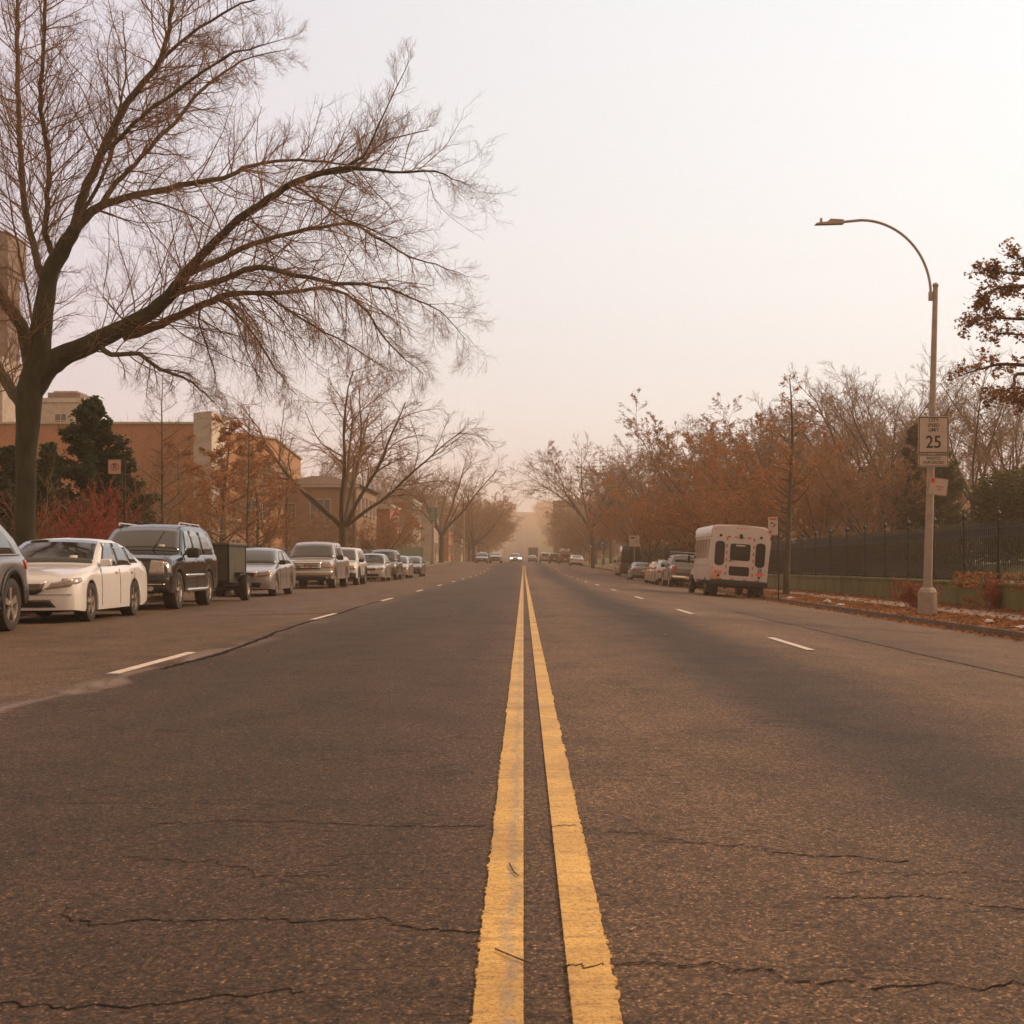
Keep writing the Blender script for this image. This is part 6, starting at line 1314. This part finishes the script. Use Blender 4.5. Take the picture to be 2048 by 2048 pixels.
    for sg in (-1, 1): MB().box((sg * 1.02, Y - .02, 2.68), (.09, .06, .04), bev=.01, seg=1).build('marker_lamp', M['redlit'], e)
    MB().box((0, Y + .02, 2.42), (.11, .03, .18)).build('brake_lamp', M['iron'], e, smooth=False); MB().box((.95, Y + .012, .80), (.28, .012, .13)).build('number_plate', M['amber'], e, smooth=False)
    b = MB(); b.box((-.82, Y + .013, 1.12), (.15, .006, .16)); b.build('access_emblem', M['signbl'], e, smooth=False); b = MB(); b.cyl((-.80, Y + .012, 1.17), (-.80, Y + .019, 1.17), .015, n=8); b.box((-.80, Y + .018, 1.13), (.016, .004, .06)); b.box((-.825, Y + .018, 1.115), (.05, .004, .014)); b.box((-.845, Y + .018, 1.085), (.014, .004, .05)); b.build('access_symbol', M['white'], e, smooth=False)
    MB().box((0, Y + .02, .56), (W_ - .02, .26, .22), bev=.03).build('bumper', M['black'], e); MB().box((0, 0, .52), (1.5, L_ - .4, .28)).build('chassis', M['under'], e, smooth=False)
    for yw in (Y - 1.35, -Y + .1):
        for sg in (-1, 1):
            for dx in ((0, .27) if yw > 0 else (0,)):
                t = MB().lathe([(.20, -.06), (.26, .0), (.34, .012), (.385, 0), (.40, -.03), (.40, -.19), (.385, -.22), (.1, -.22)], 28, 'X').build('wheel', M['tyre'], e); t.location = (sg * (W_ / 2 - .01 - dx), yw, .40); t.scale = (sg, 1, 1); MB().lathe([(.26, -.01), (.22, -.05), (.10, -.06), (.08, -.02), (.001, -.02)], 18, 'X').build('rim', M['rim'], t)
            MB().box((sg * (W_ / 2 - .14), yw, .62), (.24, 1.0, .30)).build('wheel_well', M['under'], e, smooth=False)
            MB().box((sg * (W_ / 2 - .13), yw + (.62 if yw > 0 else .5), .34), (.24, .02, .34)).build('mud_flap', M['black'], e, smooth=False)
    MB().cyl((.5, Y - .3, .36), (.5, Y + .05, .36), .04, n=10).build('exhaust', M['iron'], e)
    for sg in (-1, 1): MB().box((sg * 1.28, -Y + .35, 1.45), (.12, .10, .34), bev=.03).cyl((sg * 1.0, -Y + .35, 1.5), (sg * 1.26, -Y + .35, 1.5), .015, n=6).build('mirror', M['black'], e)
    place(e, x, yrear + L_ / 2, math.pi)
bus(8.42, 57.2)

# far traffic and parked cars over the rise
def far(fn, px0, px1, d, **kw):
    x = ((px0 + px1) / 2 - CX) / F * d; return fn(x=x, yfront=d, **kw)
far(sedan, 950, 976, 200, name='dark_sedan', label='dark sedan parked far left, nearest the second forked tree', pm=SILV('far_dark', .10), W=1.75)
far(suv, 978, 1004, 204, name='silver_suv', label='far silver suv stopped between the dark sedan and the oncoming lit car', pm=SILV('far_silver', .33), W=1.80, H=1.45, rack=False)
far(sedan, 1020, 1041, 246, name='oncoming_car', label='oncoming pale car with both headlights lit left of the centre line', pm=paint('far_white', (.5, .45, .42)), lights=M['lit'], W=1.8)
far(suv, 1028, 1044, 330, name='oncoming_suv', label='farther oncoming suv with lit headlights behind the lit pale car', pm=SILV('far_suv', .2), H=2.1, W=1.95, lights=M['lit'], rack=False)
far(sedan, 1056, 1073, 300, name='grey_sedan', label='grey sedan driving away just right of the centre line below the truck', pm=SILV('far_grey', .22), rot=math.pi)
far(suv, 1079, 1100, 250, name='silver_suv', label='silver suv driving away in the right lane beside the truck', pm=SILV('far_silver2', .34), rot=math.pi, rack=False)
far(suv, 1099, 1118, 228, name='dark_suv', label='dark suv right of the silver suv at the far crossing', pm=paint('far_black', (.05, .04, .035)), H=1.65, W=1.6, rot=math.pi, rack=False)
far(suv, 1118, 1142, 214, name='red_suv', label='dark red suv carrying a large white roof box at the far crossing', pm=paint('far_red', (.14, .03, .02)), H=1.7, rot=math.pi, rack=False)
e_ = bpy.context.scene.objects[-1]
xr = (1130 - CX) / F * 214; o = MB().box((0, 0, 0), (1.45, 2.4, .55), bev=.22, seg=4).build('roof_box', M['white']); o.location = (xr, 216.4, rz(xr, 216.4) + 1.74 + .30); tag(o, 'large rounded white box strapped on the roof of the red suv', 'roof box')
far(sedan, 1140, 1166, 197, name='white_car', label='white car at the right kerb of the far crossing', pm=paint('far_white2', (.60, .54, .50)), H=1.45, rot=math.pi)
def truck(x, y):
    e = newcar('box_truck', 'grey box truck seen from behind beyond the grey sedan', 'truck'); MB().box((0, 0, 2.25), (2.35, 5.2, 2.5), bev=.04, seg=1).build('cargo_box', mat('truck_grey', (.14, .12, .115), .6), e); MB().box((0, 2.62, 2.2), (2.0, .04, 2.2)).build('rear_door', mat('truck_door', (.12, .10, .095), .6), e, smooth=False)
    MB().box((0, -3.3, 1.5), (2.0, 1.5, 1.7), bev=.15).build('cab', M['white'], e); MB().box((0, 2.55, .75), (2.2, .12, .2)).build('bumper', M['black'], e, smooth=False); MB().box((0, 0, .85), (.9, 6.5, .25)).build('chassis', M['under'], e, smooth=False)
    for q in (-3, 1.6):
        for sg in (-1, 1):
            t = MB().lathe([(.1, 0), (.40, .01), (.45, -.03), (.45, -.24), (.1, -.25)], 20, 'X').build('wheel', M['tyre'], e); t.location = (sg * 1.1, q, .45); t.scale = (sg, 1, 1)
    for sg in (-1, 1): MB().box((sg * 1.0, 2.66, .98), (.14, .04, .10)).build('tail_lamp', M['redl'], e, smooth=False)
    place(e, x, y, math.pi)
truck(19 / F * 345, 347)
# traffic lights over the far crossing
def signal(x, y, arm, lab):
    e = thing('traffic_light', (x, y, gz(x, y)), lab, 'traffic light'); sg = 1 if arm > 0 else -1; MB().cyl((0, 0, 0), (0, 0, 6.0), .11, .08, 10).cyl((0, 0, 5.7), (arm, 0, 6.1), .06, .04, 8).build('pole', M['galv'], e)
    for q in (arm, arm * .5):
        h = MB().box((q, -.1, 5.6), (.36, .25, 1.0), bev=.03, seg=1).build('signal_head', mat('signal_yellow', (.42, .30, .06), .6) if q == arm else M['iron'], e)
        for k in range(3): MB().cyl((q, -.22, 5.92 - k * .32), (q, -.29, 5.92 - k * .32), .11, n=10).build('signal_lens', [M['redl'], M['amber'], M['signg']][k], h)
signal(-8.6, 262, 4.4, 'traffic light on a long arm over the left side of the far crossing')
signal(10.2, 250, -4.8, 'traffic light on a long arm over the right side of the far crossing')

# ------------------------------------------------------------------ haze
hz = MB().box((0, 920, 39.5), (3100, 2000, 85)).build('haze', bpy.data.materials.new('haze'), smooth=False)
hm = hz.data.materials[0]; hm.use_nodes = True; n = hm.node_tree.nodes; n.clear(); ho = n.new('ShaderNodeOutputMaterial'); pv = n.new('ShaderNodeVolumePrincipled')
pv.inputs['Color'].default_value = (1.0, .79, .62, 1); pv.inputs['Density'].default_value = .0009; pv.inputs['Anisotropy'].default_value = .2
hm.node_tree.links.new(pv.outputs[0], ho.inputs['Volume']); tag(hz, 'thin warm winter haze hanging over the whole avenue', 'haze', kind='stuff')
